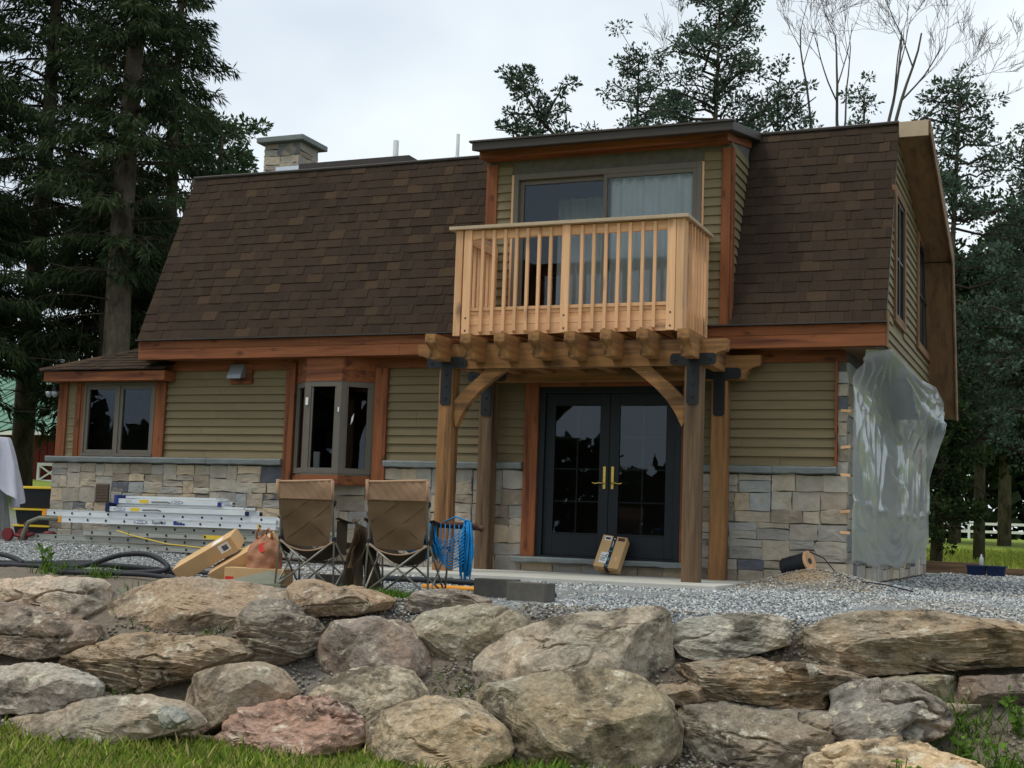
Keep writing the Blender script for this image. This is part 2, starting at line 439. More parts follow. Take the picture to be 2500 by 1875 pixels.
M['leaf'] = pmat('leaves', spec=0.06, var=0.3, scale=0.7, rough=0.7, bump=0.0, src='object', island=0.45, trans=0.25)
M['grass'] = pmat('grass_blades', spec=0.06, var=0.25, scale=1.5, rough=0.8, bump=0.0, src='tint', island=0.35, trans=0.3)
M['gravel'] = pmat('crushed_stone', var=0.2, scale=30, rough=0.95, bump=0.0, src='tint')
M['barnred'] = pmat('barn_red_boards', sr(104, 42, 38), var=0.15, scale=3, rough=0.9, bump=0.4, bscale=9, stretch=(4, 4, 0.3))
M['greenmetal'] = pmat('green_metal_roofing', sr(96, 134, 112), var=0.1, rough=0.5, bump=0.0)
M['whitepaint'] = pmat('white_paint', sr(226, 226, 220), var=0.06, rough=0.7, bump=0.1)
M['bagplastic'] = pmat('tan_plastic_bag', sr(196, 140, 106), var=0.15, scale=8, rough=0.4, bump=0.8, bscale=9, bdist=0.03, trans=0.3)
M['slate'] = pmat('grey_green_slate', sr(120, 122, 106), var=0.15, scale=5, rough=0.9, bump=0.3, bscale=20)
M['duct'] = pmat('galvanised_hood', sr(150, 156, 160), var=0.12, rough=0.45, metal=0.4, bump=0.0)
M['gutter'] = pmat('dark_drip_edge', sr(66, 60, 56), var=0.1, rough=0.6, bump=0.0)
M['brownvent'] = pmat('brown_louvre', sr(92, 76, 66), var=0.1, rough=0.6, bump=0.0)

def plastic_mat():
    m = bpy.data.materials.new('clear_plastic_sheet'); m.use_nodes = True
    N, L = m.node_tree.nodes, m.node_tree.links
    for n in list(N):
        if n.type != 'OUTPUT_MATERIAL': N.remove(n)
    tr = N.new("ShaderNodeBsdfTransparent"); tr.inputs["Color"].default_value = (0.86, 0.90, 0.90, 1)
    df = N.new("ShaderNodeBsdfDiffuse"); df.inputs["Color"].default_value = (0.74, 0.77, 0.77, 1)
    tl = N.new("ShaderNodeBsdfTranslucent"); tl.inputs["Color"].default_value = (0.74, 0.77, 0.77, 1)
    gl = N.new("ShaderNodeBsdfGlossy"); gl.inputs["Roughness"].default_value = 0.12; gl.inputs["Color"].default_value = (0.95, 1, 1, 1)
    tc = N.new("ShaderNodeTexCoord")
    n1 = N.new("ShaderNodeTexNoise"); n1.inputs["Scale"].default_value = 9.0; n1.inputs["Detail"].default_value = 4
    L.new(tc.outputs["Object"], n1.inputs["Vector"])
    bp = N.new("ShaderNodeBump"); bp.inputs["Strength"].default_value = 0.25; bp.inputs["Distance"].default_value = 0.02
    L.new(n1.outputs["Fac"], bp.inputs["Height"])
    for n in (df, gl, tl): L.new(bp.outputs["Normal"], n.inputs["Normal"])
    a = N.new("ShaderNodeMixShader"); a.inputs[0].default_value = 0.4
    L.new(df.outputs[0], a.inputs[1]); L.new(tl.outputs[0], a.inputs[2])
    b = N.new("ShaderNodeMixShader"); b.inputs[0].default_value = 0.48
    L.new(tr.outputs[0], b.inputs[1]); L.new(a.outputs[0], b.inputs[2])
    c = N.new("ShaderNodeMixShader"); c.inputs[0].default_value = 0.19
    L.new(b.outputs[0], c.inputs[1]); L.new(gl.outputs[0], c.inputs[2])
    L.new(c.outputs[0], N["Material Output"].inputs["Surface"])
    return m
M['plastic'] = plastic_mat()
# ---------------------------------------------------------------- ground
def shift(x):
    return np.clip(0.16*(np.asarray(x, float)+4.0), -0.9, 0.8)

def gz(x, y):
    x = np.asarray(x, float); y = np.asarray(y, float)
    ys = y - shift(x)
    z = -0.02 - 0.09*smooth(-1.2, -5.2, y)
    z = z + 0.16*smooth(-9.0, -13.0, x)*smooth(-3.5, -0.5, y)
    bank = smooth(-5.35, -7.25, ys)
    z = z*(1-bank) + (-1.02)*bank
    z = z + 0.95*smooth(11, 75, y)*smooth(-30, -6, x) + 1.3*smooth(75, 260, y)
    z = z + np.clip((-14.5-x)*0.085, 0, 3.2)*smooth(-8, 6, y)
    z = z + 0.25*smooth(-1.2, 1.6, x)*smooth(-4.2, -7.0, y)*bank
    # mound of sand and gravel by the right-hand corner
    z = z + 0.19*np.exp(-(((x+2.72)/0.55)**2+((y+0.75)/0.42)**2)) + 0.07*np.exp(-(((x+2.1)/0.7)**2+((y+0.5)/0.6)**2))
    z = z - 0.9*smooth(-14, -60, y)*0.6
    return z

def axis(segs):
    out = []
    for a, b, st in segs: out += list(np.arange(a, b, st))
    return np.array(out+[segs[-1][1]])
gx = axis([(-320, -60, 20), (-60, -24, 3), (-24, -13, 0.5), (-13, 3.5, 0.075), (3.5, 12, 0.5), (12, 40, 4), (40, 320, 20)])
gy = axis([(-320, -60, 20), (-60, -20, 4), (-20, -10.5, 0.5), (-10.5, -3.2, 0.06), (-3.2, 0.5, 0.12), (0.5, 14, 0.5), (14, 80, 2.5), (80, 400, 20)])
GX, GY = np.meshgrid(gx, gy)
fx, fy = GX.ravel(), GY.ravel()
FZ = gz(fx, fy)
near = ((fx > -14) & (fx < 5) & (fy > -9) & (fy < 1))
P3 = np.stack([fx, fy, 0*fx], 1)
FZ = FZ + np.where(near, 0.035*fbm(P3*1.3, 3, 3)*smooth(-0.3, -4.5, fy) + 0.012*fbm(P3*9, 3, 5), 0)
C_GRAV, C_SOIL, C_LAWN, C_MEAD = (np.array(sr(*c)) for c in ((138, 140, 138), (124, 110, 92), (96, 112, 40), (124, 140, 52)))
ys = fy - shift(fx)
nz = fbm(P3*0.9, 4, 11)
wl_ = smooth(-7.35, -7.75, ys+0.25*nz)                            # lawn below the boulders
ws = smooth(-5.2, -5.9, ys+0.35*nz)*(1-0.35*smooth(0.0, 0.5, nz))  # soil between the boulders
ws = np.maximum(ws, smooth(-3.2, -4.2, fy+0.5*nz)*smooth(-6.8, -8.2, fx+0.5*nz)*smooth(-7.5, -6, ys))
wm_ = np.maximum(smooth(11.3, 11.8, fy+0.2*nz), smooth(-15, -18, fx+nz)*smooth(2, 8, fy))
sand = np.exp(-(((fx+2.75)/0.42)**2+((fy+0.95)/0.28)**2)*1.3)
col = C_GRAV[None]*np.ones((len(fx), 1))
def mixc(col, c, w): return col*(1-w[:, None]) + np.array(c)[None]*w[:, None]
col = mixc(col, sr(166, 140, 104), np.clip(sand, 0, 1)*0.85)
col = mixc(col, C_SOIL, np.clip(ws, 0, 1)*0.85)
col = mixc(col, C_LAWN, wl_)
col = mixc(col, C_MEAD, wm_)
nxn, nyn = len(gx), len(gy)
I = np.arange(nxn*nyn).reshape(nyn, nxn)
F = np.stack([I[:-1, :-1], I[:-1, 1:], I[1:, 1:], I[1:, :-1]], -1).reshape(-1, 4)
M['ground'] = pmat('ground_surface', var=0.30, scale=26, detail=6, rough=1.0, bump=0.9, bscale=45, bdist=0.03, src='tint')
ground = mk('ground', mesh_np('ground', np.stack([fx, fy, FZ], 1), F, True, col), M['ground'])
tag(ground, 'gravel terrace, earth bank and lawn around the house', None, None, 'structure')

PATZ = 0.02
patio = MB().box(-7.6, -2.05, -0.16, -3.45, -0.02, PATZ).build('patio', M['conc'], bev=0.01)
tag(patio, 'pale concrete patio slab in front of the double door', None, None, 'structure')

# ---------------------------------------------------------------- house
house = thing('house', 'two-storey house with brown shingled gambrel roof, olive siding and stone base', 'house', (-7.2, 2.5, 0))
XR, XL = -1.97, -12.22          # upper storey ends
YB, ZB = 0.75, 5.62             # roof break
YE, ZE = -0.40, 3.00            # lower edge of the steep slope
EAVE = 2.72

def wall_holes(name, x0, x1, z0, z1, y0, y1, holes, mat, parent, along='x'):
    xs = sorted({x0, x1, *[h[0] for h in holes], *[h[1] for h in holes]}); zs = sorted({z0, z1, *[h[2] for h in holes], *[h[3] for h in holes]})
    mb = MB()
    for i in range(len(xs)-1):
        for j in range(len(zs)-1):
            cx, cz = (xs[i]+xs[i+1])/2, (zs[j]+zs[j+1])/2
            if any(h[0] < cx < h[1] and h[2] < cz < h[3] for h in holes): continue
            if along == 'x': mb.box(xs[i], y0, zs[j], xs[i+1], y1, zs[j+1])
            else: mb.box(y0, xs[i], zs[j], y1, xs[i+1], zs[j+1])
    return mb.build(name, mat, parent)

DOOR = (-6.27, -4.41, 0.20, 2.33)
WINL = (-13.43, -12.17, 1.41, 2.42)
BAY = (-9.85, -8.62, 1.10, 2.45)
wall_lo = wall_holes('wall', -13.90, -2.47, -0.3, 2.74, 0.03, 0.16, [DOOR, WINL, BAY], M['mortar'], house)
MB().box(-13.90, 0.16, -0.3, -13.78, 8.9, 2.6).box(-2.60, 0.16, -0.3, -2.475, 8.9, 2.74).box(-13.9, 8.78, -0.3, -2.475, 8.9, 2.6).build('wall', M['mortar'], house)
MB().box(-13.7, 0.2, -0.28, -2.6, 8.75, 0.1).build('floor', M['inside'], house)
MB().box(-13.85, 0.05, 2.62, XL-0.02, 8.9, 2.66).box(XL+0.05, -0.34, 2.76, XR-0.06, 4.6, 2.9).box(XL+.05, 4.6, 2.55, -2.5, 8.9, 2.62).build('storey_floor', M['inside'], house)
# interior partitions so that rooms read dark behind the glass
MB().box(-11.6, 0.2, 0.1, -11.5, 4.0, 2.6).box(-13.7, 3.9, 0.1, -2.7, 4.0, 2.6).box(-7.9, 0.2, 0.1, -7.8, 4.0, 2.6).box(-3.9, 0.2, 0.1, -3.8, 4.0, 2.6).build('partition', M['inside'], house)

# --- upper storey shell
def slope_pt(x, s, off=0.0):      # s 0..1 up the steep slope
    n = Vector((0, -(ZB-ZE), (YB-YE))).normalized()
    return Vector((x, YE+(YB-YE)*s, ZE+(ZB-ZE)*s)) + n*off
roof = None
for a, b in ((XL, -6.93), (-3.78, XR)):
    rp_ = MB().hexa([slope_pt(a, 0, -0.05), slope_pt(b, 0, -0.05), slope_pt(b, 0, 0), slope_pt(a, 0, 0),
               slope_pt(a, 1, -0.05), slope_pt(b, 1, -0.05), slope_pt(b, 1, 0), slope_pt(a, 1, 0)]).build('roof' if roof is None else 'roof_deck', M['gutter'], house)
    roof = roof or rp_
XO = -1.62                                 # outer edge of the rake overhang
RB = (4.10, 4.62); RE = (4.80, 2.34)       # rear break and rear eave (y, z)
rk = MB()
rk.hexa([(XL-0.1, YB-0.02, ZB-0.12), (XO, YB-0.02, ZB-0.12), (XO, RB[0], RB[1]-0.12), (XL-0.1, RB[0], RB[1]-0.12),
         (XL-0.1, YB-0.02, ZB), (XO, YB-0.02, ZB), (XO, RB[0], RB[1]), (XL-0.1, RB[0], RB[1])])
rk.hexa([(XL-0.1, RB[0]-0.13, RB[1]-0.1), (XO, RB[0]-0.13, RB[1]-0.1), (XO, RE[0]-0.13, RE[1]), (XL-0.1, RE[0]-0.13, RE[1]),
         (XL-0.1, RB[0]+0.02, RB[1]+0.0), (XO, RB[0]+0.02, RB[1]+0.0), (XO, RE[0]+0.02, RE[1]), (XL-0.1, RE[0]+0.02, RE[1])])
rk.build('upper_roof', M['gutter'], house)
# thin drip lip along the break
MB().tube([(XL-0.05, YB-0.03, ZB+0.005), (-9.6, YB-0.03, ZB-0.012), (-6.9, YB-0.03, ZB-0.008)], 0.022, 6).build('drip_edge', M['gutter'], roof)
MB().tube([(-3.76, YB-0.03, ZB-0.01), (-2.6, YB-0.03, ZB-0.004), (XR, YB-0.03, ZB+0.004)], 0.022, 6).build('drip_edge', M['gutter'], roof)
# gable end walls (right, left)
def gable(x0, x1, mat, name):
    pts = [(-0.36, EAVE-0.02), (-0.30, ZE+0.02), (YB+0.05, ZB-0.10), (RB[0]-0.1, RB[1]-0.1), (RE[0]-0.2, RE[1]+0.0), (RE[0]-0.2, EAVE-0.02)]
    mb = MB().prism([(x0, y, z) for y, z in pts], (x1-x0, 0, 0))
    return mb.build(name, mat, house)
gable(XR-0.11, XR-0.03, M['mortar'], 'gable_wall')
gable(XL+0.02, XL+0.10, M['siding_y'], 'gable_wall')
MB().box(XL+0.1, 4.45, 2.6, XR-0.1, 4.55, 4.6).build('rear_wall', M['inside'], house)

# --- shingles: strips of laminated tabs
SH_COLS = [sr(*c) for c in ((62, 51, 43), (64, 53, 44), (59, 49, 42), (67, 55, 45), (61, 51, 43), (74, 60, 48), (57, 47, 40))]
SH_W = [6, 5, 6, 1.6, 6, 0.5, 3]
NC = 20
SL = math.hypot(YB-YE, ZB-ZE); EXPO = SL/NC
def shingle_mesh(w, seed, expo=EXPO, hip=0.0):
    """strip lying on the local xz plane: x along the course, z up the slope, -y outwards"""
    r = random.Random(seed); mb = MB()
    c0 = SH_COLS[2]; mb.cur = c0
    mb.hexa([(0.002, -0.006, 0), (w-0.002, -0.006, 0), (w-0.002, 0.002, 0), (0.002, 0.002, 0), (0.002, -0.002, expo+.02), (w-0.002, -0.002, expo+.02), (w-0.002, 0.004, expo+.02), (0.002, 0.004, expo+.02)])
    x = 0.0
    while x < w-0.01:
        tw = min(r.choice((0.10, 0.13, 0.16, 0.19, 0.24)), w-x)
        mb.cur = r.choices(SH_COLS, SH_W)[0]
        up = r.random() < 0.62
        th = 0.015 if up else 0.0085
        lo = -0.001 if up else 0.006
        lo += r.uniform(-0.003, 0.003)
        a, b = x+0.0015, x+tw-0.0015
        mb.hexa([(a, -th, lo), (b, -th, lo), (b, 0, lo), (a, 0, lo), (a, -th*0.35, expo+.018), (b, -th*0.35, expo+.018), (b, 0.002, expo+.018), (a, 0.002, expo+.018)])
        x += tw
    return mb.mesh('shingle', tint=True)
SHM = [shingle_mesh(1.0, 100+i) for i in range(12)]
TILT = math.atan2(YB-YE, ZB-ZE)
def lay_strips(a_fn, b_fn, nc, place, expo=EXPO, off=0.0):
    for c in range(nc):
        a, b = a_fn(c), b_fn(c)
        x = a - ((c*0.37) % 1.0)
        while x < b-0.02:
            s, e = max(x, a), min(x+1.0, b)
            if e-s > 0.97: me = random.choice(SHM)
            elif e-s > 0.03: me = shingle_mesh(e-s, c*97+int(x*10)+500, expo)
            else: x += 1.0; continue
            o = mk('shingle', me, M['shingle']); place(o, s, c)
            x += 1.0
def place_main(o, x, c):
    p = slope_pt(x, c/NC, 0.003)
    o.parent = roof; o.matrix_parent_inverse = wm(roof).inverted()
    o.location = p; o.rotation_euler = (-TILT, 0, 0)
    o.location.z += 0.006*math.sin(x*2.1+c)*0.5
lay_strips(lambda c: XL-0.03, lambda c: -6.93, NC, place_main)
lay_strips(lambda c: -3.76, lambda c: XR+0.0, NC, place_main)
# starter course shadow lip
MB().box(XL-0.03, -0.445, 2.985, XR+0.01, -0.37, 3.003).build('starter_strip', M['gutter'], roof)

# --- fascia, soffit and frieze (stained cedar)
def boards_x(name, x0, x1, y0, y1, z0, z1, mat, parent, seams=(), bev=0.004):
    xs = [x0, *seams, x1]
    for a, b in zip(xs[:-1], xs[1:]):
        MB().box(a+0.001, y0, z0, b-0.001, y1, z1).build(name, mat, parent, bev=bev)
boards_x('fascia_board', XL, XR, -0.395, -0.365, EAVE, 2.865, M['cedar_x'], house, (-8.1, -4.6))
boards_x('fascia_board', XL, XR, -0.385, -0.355, 2.869, 2.983, M['cedar_x'], house, (-9.3, -5.4))
MB().box(XL, -0.365, EAVE+0.015, XR, 0.03, EAVE+0.035).build('soffit', M['cedar_x'], house)
boards_x('frieze_board', -12.0, -2.47, -0.018, 0.03, 2.60, 2.735, M['cedar_x'], house, (-9.9, -8.6, -6.0))
MB().box(XL-0.03, -0.36, EAVE, XL-0.002, 0.3, 2.98).build('rake_board', M['cedar_y'], house)
MB().prism([(XR+0.002, -0.40, EAVE-0.01), (XR+0.002, -0.33, EAVE-0.01), (XR+0.002, -0.26, 3.12), (XR+0.002, -0.385, 3.12)], (0.02, 0, 0)).build('rake_board', M['raw_z'], house)
MB().box(XR-0.5, -0.3, EAVE-0.0, XR-0.01, 4.6, EAVE+0.012).build('soffit', M['raw_y'], house)

# --- clapboards
CB = 0.1115
def clap_x(x0, x1, z0, z1, y, parent, mat, wedge=0.014):
    n = int(math.ceil((z1-z0)/CB-0.02)); me = None
    for i in range(n):
        a = z0+i*CB; b = min(a+CB+0.012, z1)
        w = wedge*random.uniform(0.9, 1.15)
        cuts = [x0, x1]
        if x1-x0 > 1.0 and random.random() < 0.55: cuts = [x0, x0+(x1-x0)*random.uniform(0.2, 0.8), x1]
        for s_, e_ in zip(cuts[:-1], cuts[1:]):
            dz = random.uniform(-0.0015, 0.0015); s2, e2 = s_+(0.0015 if s_ > x0 else 0), e_-(0.0015 if e_ < x1 else 0)
            MB().hexa([(s2, y-w, a+dz), (e2, y-w, a-dz), (e2, y, a), (s2, y, a), (s2, y-0.003, b), (e2, y-0.003, b), (e2, y, b), (s2, y, b)]).build('siding_board', mat, parent)
sid = MB().box(-13.75, 0.004, 1.40, -13.6, 0.03, 2.45).build('siding', M['siding'], house)
for a, b, lo, hi in ((-13.735, -13.575, 1.375, 2.45), (-11.985, -10.0, 1.375, 2.6), (-8.43, -6.46, 1.375, 2.6), (-4.24, -2.587, 1.375, 2.6)):
    clap_x(a, b, lo, hi, 0.03, sid, M['siding'], 0.032)
# gable end: boards cut to the sloping outline
gs = MB().box(XR-0.03, 0.5, 2.8, XR-0.025, 3.9, 4.4).build('siding', M['siding_y'], house)
GW = [(0.42, 1.28, 3.20, 4.66), (2.88, 4.52, 3.22, 4.64)]
def gable_span(z):
    if z <= ZE: ya = -0.33
    else: ya = YE+(YB-YE)*(z-ZE)/(ZB-ZE)+0.05
    yb = RE[0]-0.15 if z < RE[1] else RE[0]-0.15-(RE[0]-RB[0])*(min(z, RB[1])-RE[1])/(RB[1]-RE[1])
    if z > RB[1]-0.1: yb = min(yb, YB+(RB[0]-YB)*(ZB-0.12-z)/(ZB-RB[1]))
    return ya, yb
z = EAVE
while z < ZB-0.2:
    ya, yb = gable_span(z+CB); yb = min(yb, gable_span(z+CB)[1])
    segs = [(ya, yb)]
    for w in GW:
        if w[2]-0.09 < z+CB/2 < w[3]+0.09:
            ns = []
            for s in segs:
                if s[0] < w[0]-0.09: ns.append((s[0], min(s[1], w[0]-0.09)))
                if s[1] > w[1]+0.09: ns.append((max(s[0], w[1]+0.09), s[1]))
            segs = ns
    for a, b in segs:
        if b-a < 0.05: continue
        wd = 0.03; x = XR-0.03
        MB().hexa([(x, a, z), (x+wd, a, z), (x+wd, b, z), (x, b, z), (x, a, z+CB+.01), (x+.004, a, z+CB+.01), (x+.004, b, z+CB+.01), (x, b, z+CB+.01)]).build('siding_board', M['siding_y'], gs)
    z += CB
for y0, y1, z0, z1 in GW:
    w = MB()
    for yy in (y0+0.02, (y0+y1)/2-0.02, y1-0.06): w.box(XR-0.04, yy, z0, XR+0.0, yy+0.045, z1)
    w.box(XR-0.039, y0+0.021, z0, XR-0.001, y1-0.021, z0+0.05).box(XR-0.039, y0+0.021, z1-0.05, XR-0.001, y1-0.021, z1).box(XR-0.038, y0+0.03, (z0+z1)/2-.015, XR-0.002, y1-0.03, (z0+z1)/2+.015)
    wo = w.build('window', M['blackmetal'], house)
    MB().quad((XR-0.024, y0+.03, z0+.03), (XR-0.024, y1-.03, z0+.03), (XR-0.024, y1-.03, z1-.03), (XR-0.024, y0+.03, z1-.03)).build('pane', M['glass'], wo)
    for (a, b, c, d) in ((y0-0.09, y0+0.02, z0-0.09, z1+0.09), (y1-0.02, y1+0.09, z0-0.09, z1+0.09)):
        MB().box(XR-0.03, a, c, XR+0.022, b, d).build('casing', M['raw_z'], wo, bev=0.003)
    MB().box(XR-0.03, y0+.021, z1-0.01, XR+0.022, y1-.021, z1+0.089).build('casing', M['raw_y'], wo)
    MB().box(XR-0.03, y0+.021, z0-0.089, XR+0.024, y1-.021, z0+0.012).build('casing', M['raw_y'], wo)
# rake: plywood soffit, outer rake board, front end board
rake = MB()
rake.hexa([(XR-0.02, YB, ZB-0.145), (XO-0.01, YB, ZB-0.145), (XO-0.01, RB[0], RB[1]-0.145), (XR-0.02, RB[0], RB[1]-0.145),
           (XR-0.02, YB, ZB-0.13), (XO-0.01, YB, ZB-0.13), (XO-0.01, RB[0], RB[1]-0.13), (XR-0.02, RB[0], RB[1]-0.13)])
rake = rake.build('rake_soffit', M['raw_y'], house)
MB().hexa([(XR-0.02, RE[0]-0.165, RE[1]), (XO-0.01, RE[0]-0.165, RE[1]), (XO-0.01, RE[0]-0.14, RE[1]), (XR-0.02, RE[0]-0.14, RE[1]),
           (XR-0.02, RB[0]-0.165, RB[1]-0.12), (XO-0.01, RB[0]-0.165, RB[1]-0.12), (XO-0.01, RB[0]-0.14, RB[1]-0.12), (XR-0.02, RB[0]-0.14, RB[1]-0.12)]).build('rake_soffit', M['raw_z'], house)
MB().prism([(XO, YB-0.04, ZB+0.012), (XO, YB-0.04, ZB-0.16), (XO, RB[0]-0.17, RB[1]-0.16), (XO, RE[0]-0.18, RE[1]-0.02), (XO, RE[0]+0.05, RE[1]-0.02), (XO, RB[0]+0.05, RB[1]+0.02)], (0.022, 0, 0)).build('rake_board', M['raw_y'], house)
MB().box(XR+0.003, YB-0.06, ZB-0.19, XO-0.003, YB-0.035, ZB+0.0).build('rake_end_board', M['cap'], house)

# --- stone veneer
ST_COLS = [sr(*c) for c in ((172, 164, 150), (162, 153, 139), (178, 165, 145), (158, 153, 144), (166, 154, 136), (152, 148, 140), (184, 166, 140), (110, 110, 112), (92, 94, 100), (142, 130, 114), (158, 160, 156))]
ST_W = [6, 6, 5, 5, 5, 4, 2.5, 1.1, 1.0, 3.4, 2.2]
def split(x0, x1, z0, z1, r, mw, mh, out):
    w, h = x1-x0, z1-z0
    if (w > mw*1.25 or h > mh*1.3) or (w > mw*0.8 and h > mh*0.9 and r.random() < 0.75):
        if w/mw > h/mh*r.uniform(0.75, 1.3) and w > mw*0.55:
            c = x0+w*r.uniform(0.32, 0.68); split(x0, c, z0, z1, r, mw, mh, out); split(c, x1, z0, z1, r, mw, mh, out); return
        elif h > mh*0.55:
            c = z0+h*r.uniform(0.33, 0.67); split(x0, x1, z0, c, r, mw, mh, out); split(x0, x1, c, z1, r, mw, mh, out); return
    out.append((x0, x1, z0, z1))
def stone(parent, x0, x1, z0, z1, r, frame, color=None, jit=0.02, into=None):
    """frame maps (u, v, depth outwards) to a point"""
    g = 0.0022
    w, h = x1-x0, z1-z0
    def J(a): return r.uniform(-a, a)
    ring = []
    for (u, v, cu, cv) in ((x0+g, z0+g, 1, 1), ((x0+x1)/2, z0+g, 0, 1), (x1-g, z0+g, 1, 1), (x1-g, (z0+z1)/2, 1, 0), (x1-g, z1-g, 1, 1), ((x0+x1)/2, z1-g, 0, 1), (x0+g, z1-g, 1, 1), (x0+g, (z0+z1)/2, 1, 0)):
        ring.append((u+J(jit*0.5), v+J(jit*0.55)))
    d0 = r.uniform(0.020, 0.038)
    cx, cz = (x0+x1)/2, (z0+z1)/2
    mb = MB()
    V0 = [frame(u, v, -0.02) for u, v in ring]
    V1 = [frame(u, v, d0*0.8+J(0.004)) for u, v in ring]
    k = min(0.007/(min(w, h)/2), 0.3)
    V2 = [frame(u+(cx-u)*k, v+(cz-v)*k, d0+J(0.005)) for u, v in ring]
    k2 = 0.6
    V3 = [frame(u+(cx-u)*k2+J(0.01), v+(cz-v)*k2+J(0.01), d0+J(0.004)) for u, v in ring]
    c = frame(cx+J(w*0.1), cz+J(h*0.1), d0+J(0.004))
    fs = []
    for a in range(3):
        fs += [(a*8+i, a*8+(i+1) % 8, a*8+8+(i+1) % 8, a*8+8+i) for i in range(8)]
    fs += [(24+i, 24+(i+1) % 8, 32) for i in range(8)]
    if into is not None:
        kf = r.uniform(0.88, 1.1); into.cur = tuple(v*kf for v in r.choices(ST_COLS, ST_W)[0]); into.add(V0+V1+V2+V3+[c], fs); return
    mb.add(V0+V1+V2+V3+[c], fs)
    cc = color or r.choices(ST_COLS, ST_W)[0]
    kf = r.uniform(0.88, 1.1); cc = tuple(v*kf for v in cc)
    return mb.build('stone', M['stone'], parent, cc)
def stone_area(x0, x1, z0, z1, seed, frame, mw=0.38, mh=0.20, parent=None, into=None):
    r = random.Random(seed); out = []; split(x0, x1, z0, z1, r, mw, mh, out)
    for q in out: stone(parent, *q, r, frame, into=into)
    return len(out)
FRONT = lambda u, v, d: (u, 0.022-d, v)
SIDE = lambda u, v, d: (-2.468+d, u, v)
sw = MB().box(-13.93, 0.018, -0.2, -9.99, 0.029, 1.28).build('stone_facing', M['mortar'], house)
for a, b in ((-8.44, -6.46), (-4.2, -2.47)): MB().box(a, 0.018, -0.2, b, 0.029, 1.28).build('stone_backing', M['mortar'], house)
ns = 0
ns += stone_area(-13.95, -13.15, 0.10, 1.275, 3, FRONT, 0.27, 0.2, sw)
ns += stone_area(-12.85, -9.99, 0.10, 1.275, 5, FRONT, 0.37, 0.20, sw)
ns += stone_area(-13.15, -12.85, 0.10, 0.72, 6, FRONT, 0.27, 0.2, sw)
ns += stone_area(-13.15, -12.85, 0.98, 1.275, 7, FRONT, 0.3, 0.2, sw)
for q in ((-13.15, -13.12, 0.72, 0.98), (-12.88, -12.85, 0.72, 0.98)): stone(sw, *q, random.Random(2), FRONT)
ns += stone_area(-9.99, -8.44, 0.02, 1.04, 8, FRONT, 0.5, 0.26, sw)
ns += stone_area(-8.44, -6.46, 0.0, 1.275, 9, FRONT, 0.36, 0.23, sw)
ns += stone_area(-6.46, -4.2, 0.0, 0.135, 10, FRONT, 0.5, 0.16, sw)
ns += stone_area(-4.2, -2.445, 0.0, 1.275, 12, FRONT, 0.42, 0.185, sw)
for i in range(8): stone(sw, -2.56+0.0, -2.445, 1.278+i*0.152, 1.278+(i+1)*0.152, random.Random(60+i), FRONT)
sm_ = MB(); stone_area(0.04, 8.85, 0.0, 2.6, 13, SIDE, 0.6, 0.24, sw, sm_)
sm_.build('end_wall_stones', M['stone_tint'], house, tint=True)['kind'] = 'stuff'
MB().box(-13.12, -0.01, 0.72, -12.88, 0.03, 0.98).build('vent_louvre', M['brownvent'], house)
for i in range(6): MB().obox((-13.0, -0.016, 0.745+i*0.042), (0.112, 0, 0), (0, 0.01, 0.006), (0, -0.001, 0.016)).build('louvre', M['brownvent'], bpy.data.objects['vent_louvre'])
def ledge(x0, x1, seams, z=1.37, th=0.085, y0=-0.085):
    xs = [x0, *seams, x1]
    for a, b in zip(xs[:-1], xs[1:]):
        mb = MB(); n = max(2, int((b-a)/0.12)); r = random.Random(int(a*100))
        P = []
        for i in range(n+1):
            x = a+0.002+(b-a-0.004)*i/n; j = r.uniform(-0.008, 0.006); k = r.uniform(-.008, .004)
            P.append([(x, 0.03, z), (x, y0+0.012+j, z+r.uniform(-.003, .002)), (x, y0+j, z-0.02), (x, y0+0.006+j, z-th+0.012+k), (x, y0+0.03+j, z-th+k), (x, 0.03, z-th)])
        mb.grid(P); mb.add(P[0], [tuple(range(6))]); mb.add(P[-1], [tuple(range(6))[::-1]])
        mb.build('ledge_stone', M['ledge'], sw)
ledge(-14.03, -10.0, (-12.6, -11.2)); ledge(-8.44, -6.47, (-7.4,)); ledge(-4.2, -2.56, (-3.3,))
ledge(-6.55, -4.16, (-5.3,), z=0.2, th=0.07, y0=-0.16)

# --- trim boards on the front wall
def vboard(x0, x1, z0, z1, y0=-0.03, y1=0.03, mat='cedar_z', par=None): return MB().box(x0, y0, z0, x1, y1, z1).build('trim_board', M[mat], par or house, bev=0.004)
vboard(-13.90, -13.74, 1.37, 2.45); vboard(-13.575, -13.49, 1.37, 2.45, -0.036); vboard(-13.488, -13.425, 1.37, 2.45, -0.02)
vboard(-12.17, -12.07, 1.37, 2.45, -0.025); vboard(-12.068, -11.985, 1.37, 2.45, -0.04)
vboard(-10.0, -9.93, 1.02, 2.6, -0.035); vboard(-9.928, -9.85, 1.02, 2.7, -0.05)
vboard(-8.62, -8.43, 1.06, 2.6, -0.04)
vboard(-6.46, -6.36, 0.2, 2.6, -0.04); vboard(-6.358, -6.27, 0.2, 2.45, -0.055)
vboard(-4.41, -4.24, 0.2, 2.6, -0.04); vboard(-2.587, -2.558, 1.37, 2.6, -0.05)
boards_x('trim_board', -6.27, -4.41, -0.03, 0.03, 2.33, 2.598, M['cedar_x'], house)

for y0 in (4.9, 7.7): MB().box(-2.46, y0, 0.98, -2.415, y0+0.22, 2.1).build('trim_board', M['cedar_z'], house)
